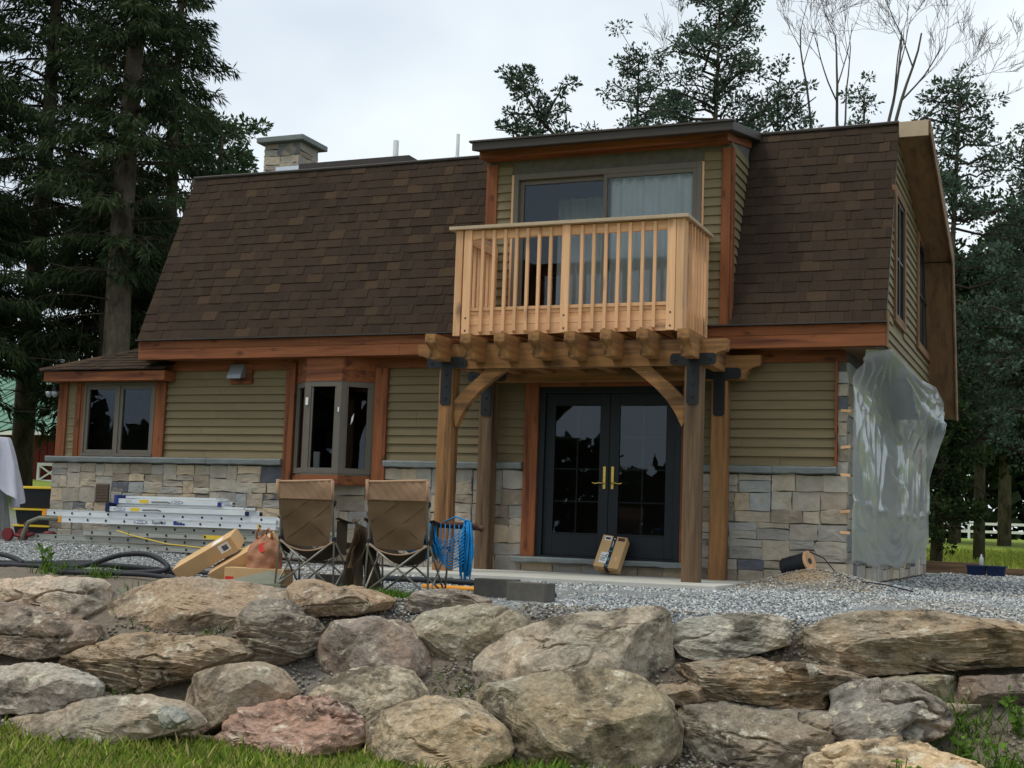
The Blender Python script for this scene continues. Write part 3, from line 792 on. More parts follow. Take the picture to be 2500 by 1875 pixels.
# --- left window (two sashes)
def sash(x0, x1, z0, z1, y, parent, t=0.05, mat='clad', name='sash', mt=0.0):
    mb = MB().box(x0, y, z0, x0+t, y+0.05, z1).box(x1-t, y, z0, x1, y+0.05, z1).box(x0+t, y+.001, z0, x1-t, y+0.049, z0+t+mt).box(x0+t, y+.001, z1-t, x1-t, y+0.049, z1)
    o = mb.build(name, M[mat], parent, bev=0.004)
    MB().quad((x0+t*.8, y+0.025, z0+t*.8), (x1-t*.8, y+0.025, z0+t*.8), (x1-t*.8, y+0.025, z1-t*.8), (x0+t*.8, y+0.025, z1-t*.8)).build('pane', M['glass'], o)
    return o
wl1 = MB().box(-13.425, -0.045, 1.378, -12.17, 0.06, 1.42).box(-13.425, -0.02, 2.40, -12.17, 0.06, 2.45).box(-13.425, -0.03, 1.42, -13.395, 0.06, 2.40).box(-12.2, -0.03, 1.42, -12.17, 0.06, 2.40).box(-12.83, -0.03, 1.42, -12.79, 0.06, 2.40).build('window', M['clad'], house)
sash(-13.395, -12.83, 1.42, 2.40, -0.015, wl1); sash(-12.79, -12.2, 1.42, 2.40, -0.015, wl1)
# --- bay window
bx = [(-9.85, 0.0), (-9.50, -0.33), (-8.96, -0.33), (-8.62, 0.0)]
bay = MB()
def bay_ring(z0, z1, out, mb):
    pts = [(-9.85-out, 0.02), (-9.50-out*.45, -0.33-out), (-8.96+out*.45, -0.33-out), (-8.62+out, 0.02)]
    mb.prism([(p[0], p[1], z0) for p in pts], (0, 0, z1-z0)); return mb
bayw = bay_ring(1.155, 1.18, -0.01, MB()).build('bay_window', M['clad'], house)
def bay_face(p, q, z0, z1, name, mat, par, th=0.02, off=0.0, axis_mat=None):
    p, q = Vector((*p, 0)), Vector((*q, 0)); d = (q-p).normalized(); n = Vector((d.y, -d.x, 0))
    if n.y > 0: n = -n
    a, b = p+n*off, q+n*off
    return MB().hexa([(*(a)[:2], z0), (*(b)[:2], z0), (*(b-n*th)[:2], z0), (*(a-n*th)[:2], z0), (*(a)[:2], z1), (*(b)[:2], z1), (*(b-n*th)[:2], z1), (*(a-n*th)[:2], z1)]).build(name, M[mat], par)
for i in range(3):
    p, q = bx[i], bx[i+1]
    for (z0, z1) in ((2.40, 2.545), (2.549, 2.735)): bay_face(p, q, z0, z1, 'header_board', 'cedar_x', bayw)
    bay_face(p, q, 1.045, 1.155, 'apron_board', 'cedar_x', bayw)
    P, Q = Vector((*p, 0)), Vector((*q, 0)); d = (Q-P); ln = d.length; d.normalize(); n = Vector((d.y, -d.x, 0)); n = n if n.y < 0 else -n
    def fr(s0, s1, z0, z1, o0, o1, mb):
        a, b = P+d*s0, P+d*s1
        mb.hexa([(*(a+n*o1)[:2], z0), (*(b+n*o1)[:2], z0), (*(b+n*o0)[:2], z0), (*(a+n*o0)[:2], z0), (*(a+n*o1)[:2], z1), (*(b+n*o1)[:2], z1), (*(b+n*o0)[:2], z1), (*(a+n*o0)[:2], z1)])
    mb = MB(); T = 0.075
    fr(0.0, T, 1.18, 2.40, -0.06, -0.005, mb); fr(ln-T, ln, 1.18, 2.40, -0.06, -0.005, mb); fr(T, ln-T, 1.18, 1.25, -0.06, -0.007, mb); fr(T, ln-T, 2.33, 2.40, -0.06, -0.007, mb)
    fr(T, T+.03, 1.25, 2.33, -0.055, -0.018, mb); fr(ln-T-.03, ln-T, 1.25, 2.33, -0.055, -0.018, mb)
    so = mb.build('sash', M['clad'], bayw)
    a, b = P+d*T-n*0.03, P+d*(ln-T)-n*0.03
    MB().quad((a.x, a.y, 1.25), (b.x, b.y, 1.25), (b.x, b.y, 2.33), (a.x, a.y, 2.33)).build('pane', M['glass'], so)
bay_ring(1.03, 1.045, 0.0, MB()).build('bay_floor', M['cedar_x'], bayw)
MB().tube([(-9.42, -0.10, 1.2), (-9.42, -0.10, 1.47)], 0.045, 12).build('paper_towel_roll', M['white'], bayw)
mb = MB().obox((-8.83, -0.235, 1.90), (0.012, 0.01, 0.03), (0.0005, -0.0005, 0), (0.004, 0.004, 0.05)); mb.build('sticker', M['white'], bayw)
mb = MB().obox((-9.47, -0.343, 2.13), (0.02, 0, 0), (0, 0.001, 0), (0, 0, 0.05)).obox((-8.985, -0.343, 2.02), (0.01, 0, 0), (0, 0.001, 0), (0, 0, 0.03)); mb.build('label_remnant', M['white'], bayw)

# --- vent hood and outside lamp
vh = MB().box(-10.91, -0.03, 2.41, -10.56, 0.02, 2.69).build('vent_hood', M['cedar_x'], house)
MB().prism([(-10.88, -0.03, 2.68), (-10.88, -0.03, 2.50), (-10.88, -0.17, 2.47), (-10.88, -0.15, 2.53), (-10.88, -0.07, 2.68)], (0.22, 0, 0)).build('hood', M['duct'], vh)
fl = MB().box(-13.95, -0.12, 2.33, -13.89, -0.04, 2.39).build('floodlight', M['blackmetal'], house)
for dx in (-0.07, 0.04): MB().lathe([(0.02, 0), (0.045, 0.03), (0.05, 0.08), (0.03, 0.085)], 12, (-13.93+dx, -0.12, 2.23)).build('lamp_head', M['duct'], fl, smooth=True)

# --- front double door
dfr = MB().box(-6.27, -0.02, 0.2, -6.19, 0.1, 2.33).box(-4.49, -0.02, 0.2, -4.41, 0.1, 2.33).box(-6.19, -0.019, 2.25, -4.49, 0.099, 2.33).build('door_frame', M['door'], house, bev=0.004)
MB().box(-6.19, -0.03, 0.2, -4.49, 0.1, 0.225).build('threshold', M['blackmetal'], dfr)
for s, (x0, x1) in enumerate(((-6.188, -5.343), (-5.337, -4.492))):
    st, y = 0.125, 0.02
    z0, z1 = 0.228, 2.247
    gz0, gz1 = z0+0.27, z1-0.14
    dl = MB().box(x0, y, z0, x0+st, y+0.045, z1).box(x1-st, y, z0, x1, y+0.045, z1).box(x0+st, y+.001, z0, x1-st, y+.044, gz0).box(x0+st, y+.001, gz1, x1-st, y+.044, z1).build('door', M['door'], house, bev=0.004)
    for q0, q1 in ((gz0, gz0+.014), (gz1-.014, gz1)): MB().box(x0+st, y-0.004, q0, x1-st, y+0.006, q1).build('glazing_bead', M['door'], dl)
    xm = (x0+x1)/2
    MB().box(xm-0.009, y+0.026, gz0, xm+0.009, y+0.034, gz1).build('muntin', M['door'], dl)
    for k in range(1, 4):
        zz = gz0+(gz1-gz0)*k/4+0.0
        for a, b in ((x0+st, xm-.009), (xm+.009, x1-st)): MB().box(a, y+0.026, zz-0.008, b, y+0.034, zz+0.008).build('muntin', M['door'], dl)
    zs = [gz0+(gz1-gz0)*k/4 for k in range(5)]
    for k in range(4):
        for a, b in ((x0+st, xm), (xm, x1-st)):
            MB().quad((a, y+0.02, zs[k]), (b, y+0.02, zs[k]), (b, y+0.02, zs[k+1]), (a, y+0.02, zs[k+1])).build('pane', M['glass'], dl)
    hx = x1-0.05 if s == 0 else x0+0.05
    hp = MB().box(hx-0.018, y-0.012, 1.06, hx+0.018, y, 1.34).build('handle', M['brass'], dl, bev=0.004)
    sg = -1 if s == 0 else 1
    MB().tube([(hx, y-0.01, 1.13), (hx, y-0.055, 1.13), (hx+sg*0.05, y-0.06, 1.135), (hx+sg*0.10, y-0.06, 1.125), (hx+sg*0.14, y-0.06, 1.135)], 0.009, 8).build('lever', M['brass'], hp, smooth=True)

# --- dormer with sliding door
DY = -0.37
DX0, DX1 = -6.93, -3.77
dorm = MB().box(DX0, DY+0.02, 3.0, -6.56, DY+0.1, 5.2).box(-4.13, DY+0.02, 3.0, DX1, DY+0.1, 5.2).box(-6.56, DY+0.02, 5.0, -4.13, DY+0.1, 5.2).build('dormer_wall', M['mortar'], house)
MB().prism([(DX1-0.08, DY+0.03, 3.0), (DX1-0.08, DY+0.03, 5.22), (DX1-0.08, YB+0.1, 5.5), (DX1-0.08, YB+0.02, 5.3)], (0.06, 0, 0)).build('dormer_cheek', M['mortar'], house)
MB().prism([(DX0+0.02, DY+0.03, 3.0), (DX0+0.02, DY+0.03, 5.22), (DX0+0.02, YB+0.1, 5.5), (DX0+0.02, YB+0.02, 5.3)], (0.06, 0, 0)).build('dormer_cheek', M['mortar'], house)
clap_x(-6.80, -6.60, 3.0, 5.15, DY+0.02, dorm, M['siding'], 0.026)
clap_x(-4.105, -3.885, 3.0, 5.15, DY+0.02, dorm, M['siding'], 0.026)
z = 3.0
while z < 5.2:           # clapboards on the right cheek, ending at the slope
    ye = YE+(YB-YE)*(min(z+CB, ZB)-ZE)/(ZB-ZE)-0.02
    if ye > DY+0.06:
        x = DX1-0.02
        MB().hexa([(x, DY+0.03, z), (x+.026, DY+0.03, z), (x+.026, ye, z), (x, ye, z), (x, DY+0.03, z+CB+.01), (x+.004, DY+0.03, z+CB+.01), (x+.004, ye, z+CB+.01), (x, ye, z+CB+.01)]).build('siding_board', M['siding_y'], dorm)
    z += CB
vboard(DX0-0.02, -6.80, 2.99, 5.15, DY-0.02, DY+0.03, par=dorm); vboard(-3.885, -3.775, 2.99, 5.15, DY-0.025, DY+0.03, par=dorm)
vboard(-3.774, -3.742, 2.99, 5.15, DY-0.012, DY+0.09, par=dorm)
vboard(-6.60, -6.565, 3.0, 5.0, DY-0.015, DY+0.03, 'fresh_z', dorm); vboard(-4.128, -4.103, 3.0, 5.0, DY-0.015, DY+0.03, 'fresh_z', dorm)
sl = MB().box(-6.565, DY-0.03, 3.0, -6.50, DY+0.09, 5.0).box(-4.19, DY-0.03, 3.0, -4.128, DY+0.09, 5.0).box(-6.50, DY-0.029, 4.925, -4.19, DY+0.089, 5.0).box(-6.50, DY-0.029, 3.0, -4.19, DY+0.089, 3.05).build('sliding_door', M['clad'], house, bev=0.004)
sash(-6.50, -5.31, 3.05, 4.925, DY+0.03, sl, 0.055); sash(-5.37, -4.19, 3.05, 4.925, DY-0.025, sl, 0.05)
for k, (x0, x1, yy) in enumerate(((-6.36, -5.36, 0.0), (-5.36, -4.15, 0.0))):
    P = []
    n = 60
    for i in range(n+1):
        x = x0+(x1-x0)*i/n; y = DY+(1.05, 0.09)[k]+0.022*math.sin(i*0.9+k)+0.012*math.sin(i*0.37)
        P.append([(x, y, 3.03), (x, y, 4.92)])
    MB().grid(P).build('curtain', M['curtain'], house, smooth=True)
# dormer roof: low slope, thick edge and cedar fascia
FY = -0.82
dr = MB().hexa([(-6.98, FY, 5.225), (-3.66, FY, 5.225), (-3.66, YB+0.1, 5.55), (-6.98, YB+0.1, 5.55), (-6.98, FY, 5.335), (-3.66, FY, 5.335), (-3.66, YB+0.1, 5.66), (-6.98, YB+0.1, 5.66)]).build('dormer_roof', M['gutter'], house, bev=0.01)
MB().box(-7.01, FY-0.025, 5.33, -3.64, FY+0.04, 5.352).build('drip_edge', M['gutter'], dr)
MB().box(-6.97, -0.60, 5.185, -3.77, -0.575, 5.285).build('fascia_board', M['cedar_x'], dr, bev=0.004)
MB().hexa([(-3.792, -0.574, 5.18), (-3.77, -0.574, 5.18), (-3.77, YB, 5.44), (-3.792, YB, 5.44), (-3.792, -0.574, 5.29), (-3.77, -0.574, 5.29), (-3.77, YB, 5.56), (-3.792, YB, 5.56)]).build('fascia_board', M['cedar_y'], dr)
MB().box(-6.96, -0.574, 5.19, -3.795, DY+0.02, 5.20).build('soffit', M['cedar_x'], dr)

# --- single-storey wing at the left: hipped shingle roof and cedar eave
wing = MB()
e0 = Vector((-14.05, -0.28, 2.60)); 
wing.poly([(-14.05, -0.28, 2.60), (-11.85, -0.28, 2.60), (-11.85, 0.12, 2.77), (XL, 0.12, 2.77), (XL, 1.55, 3.37)])
wing.poly([(-14.05, -0.28, 2.60), (XL, 1.55, 3.37), (XL, 5.0, 3.37), (-14.05, 7.0, 2.60)])
wing = wing.build('wing_roof', M['gutter'], house)
pit = math.atan2(3.37-2.60, 1.83); we = 0.15
for c in range(12):
    yy = -0.30+c*we*math.cos(pit); xa = -14.07+c*we*math.cos(pit)*1.0
    xb = -11.84 if c < 2 else XL-0.01
    x = xa
    while x < xb-0.03:
        e = min(x+1.0-(0.4 if x == xa and c % 2 else 0), xb)
        o = mk('shingle', shingle_mesh(e-x, 900+c*13+int(x*7), we), M['shingle'], wing)
        o.location = (x, yy, 2.60+(yy+0.28)*math.tan(pit)+0.012); o.rotation_euler = (-(PI/2-pit), 0, 0)
        x = e
for c in range(12):
    p0 = Vector((-14.06, -0.29, 2.62)); p1 = Vector((XL, 1.55, 3.39)); d = (p1-p0)/12; a = p0+d*c; b = p0+d*(c+1.12)
    n = Vector((0, 0, 1)); s = Vector((d.y, -d.x, 0)).normalized()*0.10
    o = MB(); o.cur = random.choice(SH_COLS); o.add([a-s-Vector((0, 0, .03)), a+n*0.02, a+s-Vector((0, 0, .03)), b+s-Vector((0, 0, .035)), b+n*0.012, b-s-Vector((0, 0, .035))], [(0, 1, 4, 5), (1, 2, 3, 4)])
    o.build('hip_shingle', M['shingle'], wing, tint=True)
MB().box(-14.0, -0.255, 2.45, -11.86, -0.23, 2.59).build('fascia_board', M['cedar_x'], house, bev=0.004)
MB().box(-14.0, -0.228, 2.45, -13.978, 6.9, 2.59).build('fascia_board', M['cedar_y'], house)
MB().box(-11.88, -0.229, 2.452, -11.86, 0.0, 2.588).build('fascia_board', M['cedar_y'], house)
MB().box(-13.97, -0.23, 2.455, -11.88, 0.03, 2.47).build('soffit', M['cedar_x'], house)

# --- chimney and vent pipes behind the break
chx, chy = -11.15, 1.55
chim = MB().box(chx-0.29, chy-0.19, 5.0, chx+0.29, chy+0.33, 6.26).build('chimney', M['mortar'], house)
def chf(u, v, d): return (u, chy-0.2-d*0.6, v)
def chs(u, v, d): return (chx+0.3+d*0.6, u, v)
stone_area(chx-0.31, chx+0.31, 5.6, 6.26, 31, chf, 0.30, 0.16, chim)
stone_area(chy-0.2, chy+0.34, 5.6, 6.26, 32, chs, 0.3, 0.16, chim)
MB().box(chx-0.40, chy-0.31, 6.26, chx+0.42, chy+0.44, 6.345).build('chimney_cap', M['ledge'], chim, bev=0.012)
MB().box(chx-0.06, chy-0.262, 5.62, chx+0.345, chy-0.242, 5.87).box(chx+0.346, chy-0.25, 5.62, chx+0.366, chy+0.36, 5.87).build('flashing', M['flash'], chim)
MB().box(-10.75, 1.2, 5.40, -8.9, 1.9, 5.865).build('ridge_cap', M['gutter'], house)
MB().box(-3.55, 1.3, 5.40, -2.25, 1.9, 5.72).build('ridge_cap', M['gutter'], house)
MB().box(-2.62, 1.2, 5.5, -2.42, 1.29, 5.765).build('flashing', M['flash'], house)
MB().tube([(-9.28, 1.5, 5.3), (-9.28, 1.5, 6.19)], 0.042, 14).build('vent_pipe', M['pvc'], house, smooth=True)
vp = MB().tube([(-8.27, 1.5, 5.3), (-8.27, 1.5, 6.21)], 0.026, 12).build('vent_pipe', M['pvc'], house, smooth=True)
MB().lathe([(0.12, 0), (0.10, 0.05), (0.04, 0.09), (0.028, 0.12)], 16, (-8.27, 1.5, 5.77)).build('pipe_boot', M['flash'], vp, smooth=True)
# ---------------------------------------------------------------- pergola
perg = thing('pergola', 'timber pergola with black strap plates and curved braces around the front door', 'pergola', (-5.4, -0.85, PATZ))
PX = (-7.0, -4.0); PYF, PYR = -1.45, -0.25; PWD = 0.19
def post(x, y, z0, z1, mat, seed):
    n = 8; r = random.Random(seed); P = []
    for i in range(n+1):
        z = z0+(z1-z0)*i/n; j = [r.uniform(-0.003, 0.003) for _ in range(4)]; c = 0.012
        P.append([(x+c+j[0], y+j[1], z), (x+PWD-c, y+j[1], z), (x+PWD+j[2], y+c, z), (x+PWD+j[2], y+PWD-c, z), (x+PWD-c, y+PWD+j[3], z), (x+c, y+PWD+j[3], z), (x+j[0], y+PWD-c, z), (x+j[0], y+c, z), (x+c+j[0], y+j[1], z)])
    mb = MB().grid(P); mb.poly(P[-1][:8])
    return mb.build('post', M[mat], perg)
post(PX[0], PYF, PATZ, 2.40, 'timber_z', 1); post(PX[1], PYF, PATZ-0.05, 2.40, 'greytimber_z', 2)
post(PX[0], PYR, PATZ, 2.36, 'greytimber_z', 3); post(PX[1], PYR, PATZ, 2.36, 'timber_z', 4)
def ogee(t0, L, z0, z1, n=8):
    """outline in (s, z) of a beam end cut with a quarter-round scoop; s grows outwards from t0"""
    h = z1-z0; pts = [(t0+L, z1), (t0+L, z0+h*0.62)]
    for i in range(n+1):
        a = PI/2*i/n
        pts.append((t0+L-0.02-(L*0.62)*math.sin(a), z0+h*0.55-(h*0.47)*(1-math.cos(a))))
    pts.append((t0+L*0.30, z0))
    return pts
def beam(x0, x1, y, z0, z1, th, mat):
    e = 0.26
    right = ogee(x1-e, e, z0, z1); left = ogee(-(x0+e), e, z0, z1)
    poly = [(x, z) for x, z in right] + [(-x, z) for x, z in reversed(left)]
    mb = MB().prism([(x, y, z) for x, z in poly], (0, th, 0))
    return mb.build('beam', M[mat], perg)
beam(-7.30, -3.53, -1.44, 2.395, 2.69, 0.14, 'timber_x')
beam(-7.30, -3.42, -0.24, 2.375, 2.66, 0.14, 'timber_x')
RX = [-6.92, -6.47, -6.05, -5.63, -5.20, -4.78, -4.36, -3.90]
rpoly = [(-1.90, 2.745), (-1.90, 2.645), (-1.885, 2.625)]
rpoly += [(-1.885+0.125*math.sin(a), 2.625-0.115*(1-math.cos(a))) for a in np.linspace(0.15, PI/2, 7)] + [(-1.745, 2.47), (-0.05, 2.47), (-0.05, 2.745)]
rme = MB().prism([(-0.065, y, z) for y, z in rpoly], (0.13, 0, 0)).mesh('rafter')
for i, x in enumerate(RX):
    o = mk('rafter', rme, M['timber_y'], perg, loc=(0, 0, 0)); o.location = (x, 0.008*math.sin(i*3.1), 0.006*math.cos(i*2.3))
# braces: arcs between post and beam
def brace(xp, sgn, y, mat):
    out = [(0.40, 0.0), (0.28, -0.11), (0.167, -0.205), (0.08, -0.29), (0.0, -0.37)]
    inn2 = [(0.66, 0.0), (0.485, -0.125), (0.335, -0.25), (0.205, -0.385), (0.105, -0.53)]
    zb = 2.394
    P = []
    for a, b in zip(out, inn2):
        A3, B3 = (xp+sgn*a[0], zb+a[1]), (xp+sgn*b[0], zb+b[1])
        P.append([(A3[0], y, A3[1]), (B3[0], y, B3[1]), (B3[0], y+0.11, B3[1]), (A3[0], y+0.11, A3[1]), (A3[0], y, A3[1])])
    P.append([(xp, y, zb-0.60), (xp+sgn*0.03, y, zb-0.685), (xp+sgn*0.03, y+.11, zb-0.685), (xp, y+.11, zb-0.60), (xp, y, zb-0.60)])
    mb = MB().grid(P); mb.poly(P[0][:4]); mb.poly(P[-1][:4][::-1])
    return mb.build('brace', M[mat], perg)
brace(PX[0]+PWD, 1, -1.41, 'timber_x'); brace(PX[1], -1, -1.41, 'timber_x')
for x in PX:
    for y, zt in ((PYF, 2.42), (PYR, 2.40)):
        c = x+PWD/2
        yy = y-0.009
        def rrect(x0, x1, z0, z1, k=0.025): return [(x0+k, z0), (x1-k, z0), (x1, z0+k), (x1, z1-k), (x1-k, z1), (x0+k, z1), (x0, z1-k), (x0, z0+k)]
        pl = MB().prism([(a, yy+0.008, b) for a, b in rrect(c-0.26, c+0.26, zt-0.02, zt+0.11)], (0, -0.008, 0)).prism([(a, yy+0.0075, b) for a, b in rrect(c-0.068, c+0.068, zt-0.46, zt+0.0)], (0, -0.0085, 0))
        pl = pl.build('strap_plate', M['blackmetal'], perg)
        for bx_, bz in ((c-0.2, zt+0.045), (c+0.2, zt+0.045), (c, zt-0.1), (c, zt-0.23), (c, zt-0.37)):
            MB().tube([(bx_, yy-0.002, bz), (bx_, yy-0.014, bz)], 0.012, 8).build('bolt', M['blackmetal'], pl)

# ---------------------------------------------------------------- balcony
BX0, BX1, BYF, BYB = -6.80, -4.03, -1.50, -0.42
BZ0, BZ1 = 2.785, 4.085
balc = thing('balcony', 'new pale lumber balcony with slatted railing above the pergola', 'balcony', (-5.4, -1.0, BZ0))
MB().box(BX0+0.04, BYF+0.04, 2.95, BX1-0.04, BYB, 2.99).build('deck', M['fresh_y'], balc)
MB().box(BX0+0.05, BYF+0.06, 2.80, BX1-0.05, BYF+0.10, 2.949).box(BX0+0.05, BYB-0.05, 2.80, BX1-0.05, BYB, 2.949).build('joist', M['fresh_x'], balc)
for x in np.linspace(BX0+0.3, BX1-0.35, 6): MB().box(x, BYF+0.101, 2.80, x+0.04, BYB-0.051, 2.948).build('joist', M['fresh_y'], balc)
for z0, z1 in ((BZ0+0.0, BZ0+0.118), (BZ0+0.121, BZ0+0.235), (BZ0+0.238, BZ0+0.285)):
    MB().box(BX0+0.0, BYF+0.015, z0, BX1-0.0, BYF+0.04, z1).build('skirt_board', M['fresh_x'], balc, bev=0.003)
    for xs in (BX0+0.0, BX1-0.025): MB().box(xs, BYF+0.041, z0, xs+0.025, BYB, z1).build('skirt_board', M['fresh_y'], balc, bev=0.003)
MB().box(BX0+0.09, BYF+0.0, BZ0+0.287, BX1-0.09, BYF+0.04, BZ0+0.325).build('rail', M['fresh_x'], balc)
MB().box(BX0+0.09, BYF+0.01, BZ1-0.155, BX1-0.09, BYF+0.05, BZ1-0.045).build('rail', M['fresh_x'], balc, bev=0.003)
for xs in (BX0+0.02, BX1-0.06): MB().box(xs, BYF+0.09, BZ1-0.155, xs+0.04, BYB, BZ1-0.045).build('rail', M['fresh_y'], balc, bev=0.003)
cap = MB().box(BX0-0.09, BYF-0.07, BZ1-0.04, BX1+0.07, BYF+0.075, BZ1).build('cap_rail', M['cap'], balc, bev=0.004)
for xs in (BX0-0.09, BX1-0.075): MB().box(xs, BYF+0.077, BZ1-0.039, xs+0.145, BYB, BZ1-0.001).build('cap_rail', M['cap'], balc, bev=0.004)
for xs in (BX0-0.015, BX1-0.075):
    MB().box(xs, BYF-0.022, BZ0-0.01, xs+0.09, BYF+0.06, BZ1-0.041).build('post', M['fresh_z'], balc, bev=0.004)
for a, y0 in ((BX0+0.095, BYF-0.024), (BX1-0.178, BYF-0.024), ((BX0+BX1)/2-0.05, BYF-0.03)):
    p = MB().box(a, y0, BZ0+0.0, a+0.098, y0+0.038, BZ1-0.042).build('post', M['fresh_z'], balc, bev=0.004)
    for zz in (BZ0+0.05, BZ0+0.2): MB().tube([(a+0.05, y0-0.004, zz), (a+0.05, y0+0.004, zz)], 0.011, 8).build('bolt', M['blackmetal'], p)
for xs in (BX0-0.014, BX1-0.055): MB().box(xs, BYB-0.09, BZ0, xs+0.07, BYB, BZ1-0.041).build('post', M['fresh_z'], balc, bev=0.004)
MB().box(BX1-0.02, BYF+0.06, BZ0, BX1+0.016, BYF+0.15, BZ1-0.041).build('post', M['fresh_z'], balc, bev=0.004)
bal_me = MB().hexa([(0, 0, 0.03), (0.036, 0, 0.03), (0.036, 0.036, 0), (0, 0.036, 0), (0, 0, 1.235), (0.036, 0, 1.235), (0.036, 0.036, 1.235), (0, 0.036, 1.235)]).mesh('baluster')
mid = (BX0+BX1)/2
for a, b in ((BX0+0.193, mid-0.05), (mid+0.048, BX1-0.178)):
    for k in range(7):
        x = a+(b-a)*(k+1)/8-0.018
        o = mk('baluster', bal_me, M['fresh_z'], balc); o.location = (x, BYF-0.023, BZ0+0.008); o.rotation_euler = (0, random.uniform(-.003, .003), 0)
for xs in (BX0-0.015, BX1-0.001):
    for k in range(6):
        y = BYF+0.15+(BYB-BYF-0.29)*(k+0.6)/6
        o = mk('baluster', bal_me, M['fresh_z'], balc); o.location = (xs, y, BZ0+0.008)

# ---------------------------------------------------------------- plastic sheet on the end wall
def make_sheet():
    nu, nv = 210, 130
    U, Vv = np.meshgrid(np.linspace(0, 1, nu+1), np.linspace(0, 1, nv+1), indexing='ij')
    U, Vv = U.ravel(), Vv.ravel()
    tip = at(2300, 985, 4.35)
    kn = np.array([0, 0.06, 0.62, 0.85, 1.0])
    xt = np.interp(U, kn, [-2.24, XR+0.02, XR+0.03, XR+0.12, tip[0]]); yt = np.interp(U, kn, [-0.22, -0.18, 2.9, 3.9, tip[1]])
    zt = np.interp(U, kn, [EAVE-0.015, EAVE-0.012, EAVE-0.012, EAVE+0.0, tip[2]])
    yb = -0.03+8.72*U; xb = -2.408
    zb = 0.30-0.10*np.sin(U*PI)+0.20*smooth(0.80, 1.0, U)+0.02*np.sin(U*23)
    # small drop from the overhang to the wall, quick at the corner, slower at the far end
    reach = 0.16+0.16*smooth(0.5, 1.0, U)
    v0 = 0.18*smooth(0.22, 0.60, U)
    w = np.clip((Vv-v0)/reach, 0, 1); w = w*w*(3-2*w)
    z = zt+(zb-zt)*Vv; y = yt+(yb-yt)*w; x = xt+(xb-xt)*w
    lower = smooth(0.70, 0.76, Vv)
    pr_ = np.random.default_rng(12)
    off = 0.012*fbm(np.stack([U*9, Vv*3, 0*U+3], 1), 3, 8)
    for k in range(34):                                   # long pleats
        u0, wd, am, dr_ = pr_.uniform(0.01, 1.0), pr_.uniform(0.004, 0.016), pr_.uniform(0.015, 0.06), pr_.normal(0, 0.05)
        va, vb = sorted(pr_.uniform(0.10, 0.74, 2)); vb = max(vb, va+0.25)
        cu = u0+dr_*(Vv-0.4)+0.012*np.sin(Vv*9+k)
        off = off+am*np.exp(-np.abs((U-cu)/wd)**1.4)*smooth(va-0.08, va+0.06, Vv)*(1-smooth(vb-0.05, vb+0.08, Vv))*(1-0.9*lower)
    for k in range(16):                                   # short cross creases
        u0, v0_, sl_ = pr_.uniform(0.05, 0.95), pr_.uniform(0.2, 0.95), pr_.uniform(-0.5, 0.9)
        t_ = (Vv-v0_)-sl_*(U-u0)*0.6
        off = off+pr_.uniform(0.008, 0.02)*np.exp(-np.abs(t_/0.010)**1.3)*np.exp(-((U-u0)/0.06)**2)
    off = off+0.03*np.sin(np.arctan2(Vv*1.8+0.02, U+0.03)*34)*np.exp(-((Vv/0.28)**2))*smooth(0.0, 0.08, Vv)*(U < 0.8)
    off = off+0.05*np.power(np.abs(np.sin(np.arctan2(Vv+0.01, 1.05-U)*11)), 6)*np.exp(-(((U-0.90)/0.15)**2+((Vv-0.2)/0.16)**2))
    off = off+0.045*np.exp(-np.abs((Vv-0.715)/0.018)**1.5)*(0.45+0.55*np.sin(U*44+2*np.sin(U*9)))
    off = off+0.010*np.sin((np.hypot((U-0.45)*1.4, Vv-0.55))*70)*lower*np.exp(-((U-0.4)/0.3)**2)
    off = np.maximum(off, -0.02)
    x = x+0.025+off*smooth(0.0, 0.05, Vv)
    return np.stack([x, y, z], 1).reshape(nu+1, nv+1, 3)
P = make_sheet()
nu, nv = P.shape[0], P.shape[1]
I = np.arange(nu*nv).reshape(nu, nv)
sheet = thing('plastic_sheet', 'clear plastic sheeting taped over the end wall of the house', 'plastic sheet', (-2.3, 3, 0.25))
mk('film', mesh_np('film', P.reshape(-1, 3), np.stack([I[:-1, :-1], I[1:, :-1], I[1:, 1:], I[:-1, 1:]], -1).reshape(-1, 4), True), M['plastic'], sheet)
for zt in (2.02, 1.60, 1.28, 0.86, 0.62):
    MB().obox((-2.46, -0.045, zt), (0.055, 0, 0.006*math.sin(zt*9)), (0, 0.002, 0), (0, 0, 0.016)).build('tape_strip', M['canvas_lt'] if False else M['fresh_x'], sheet)

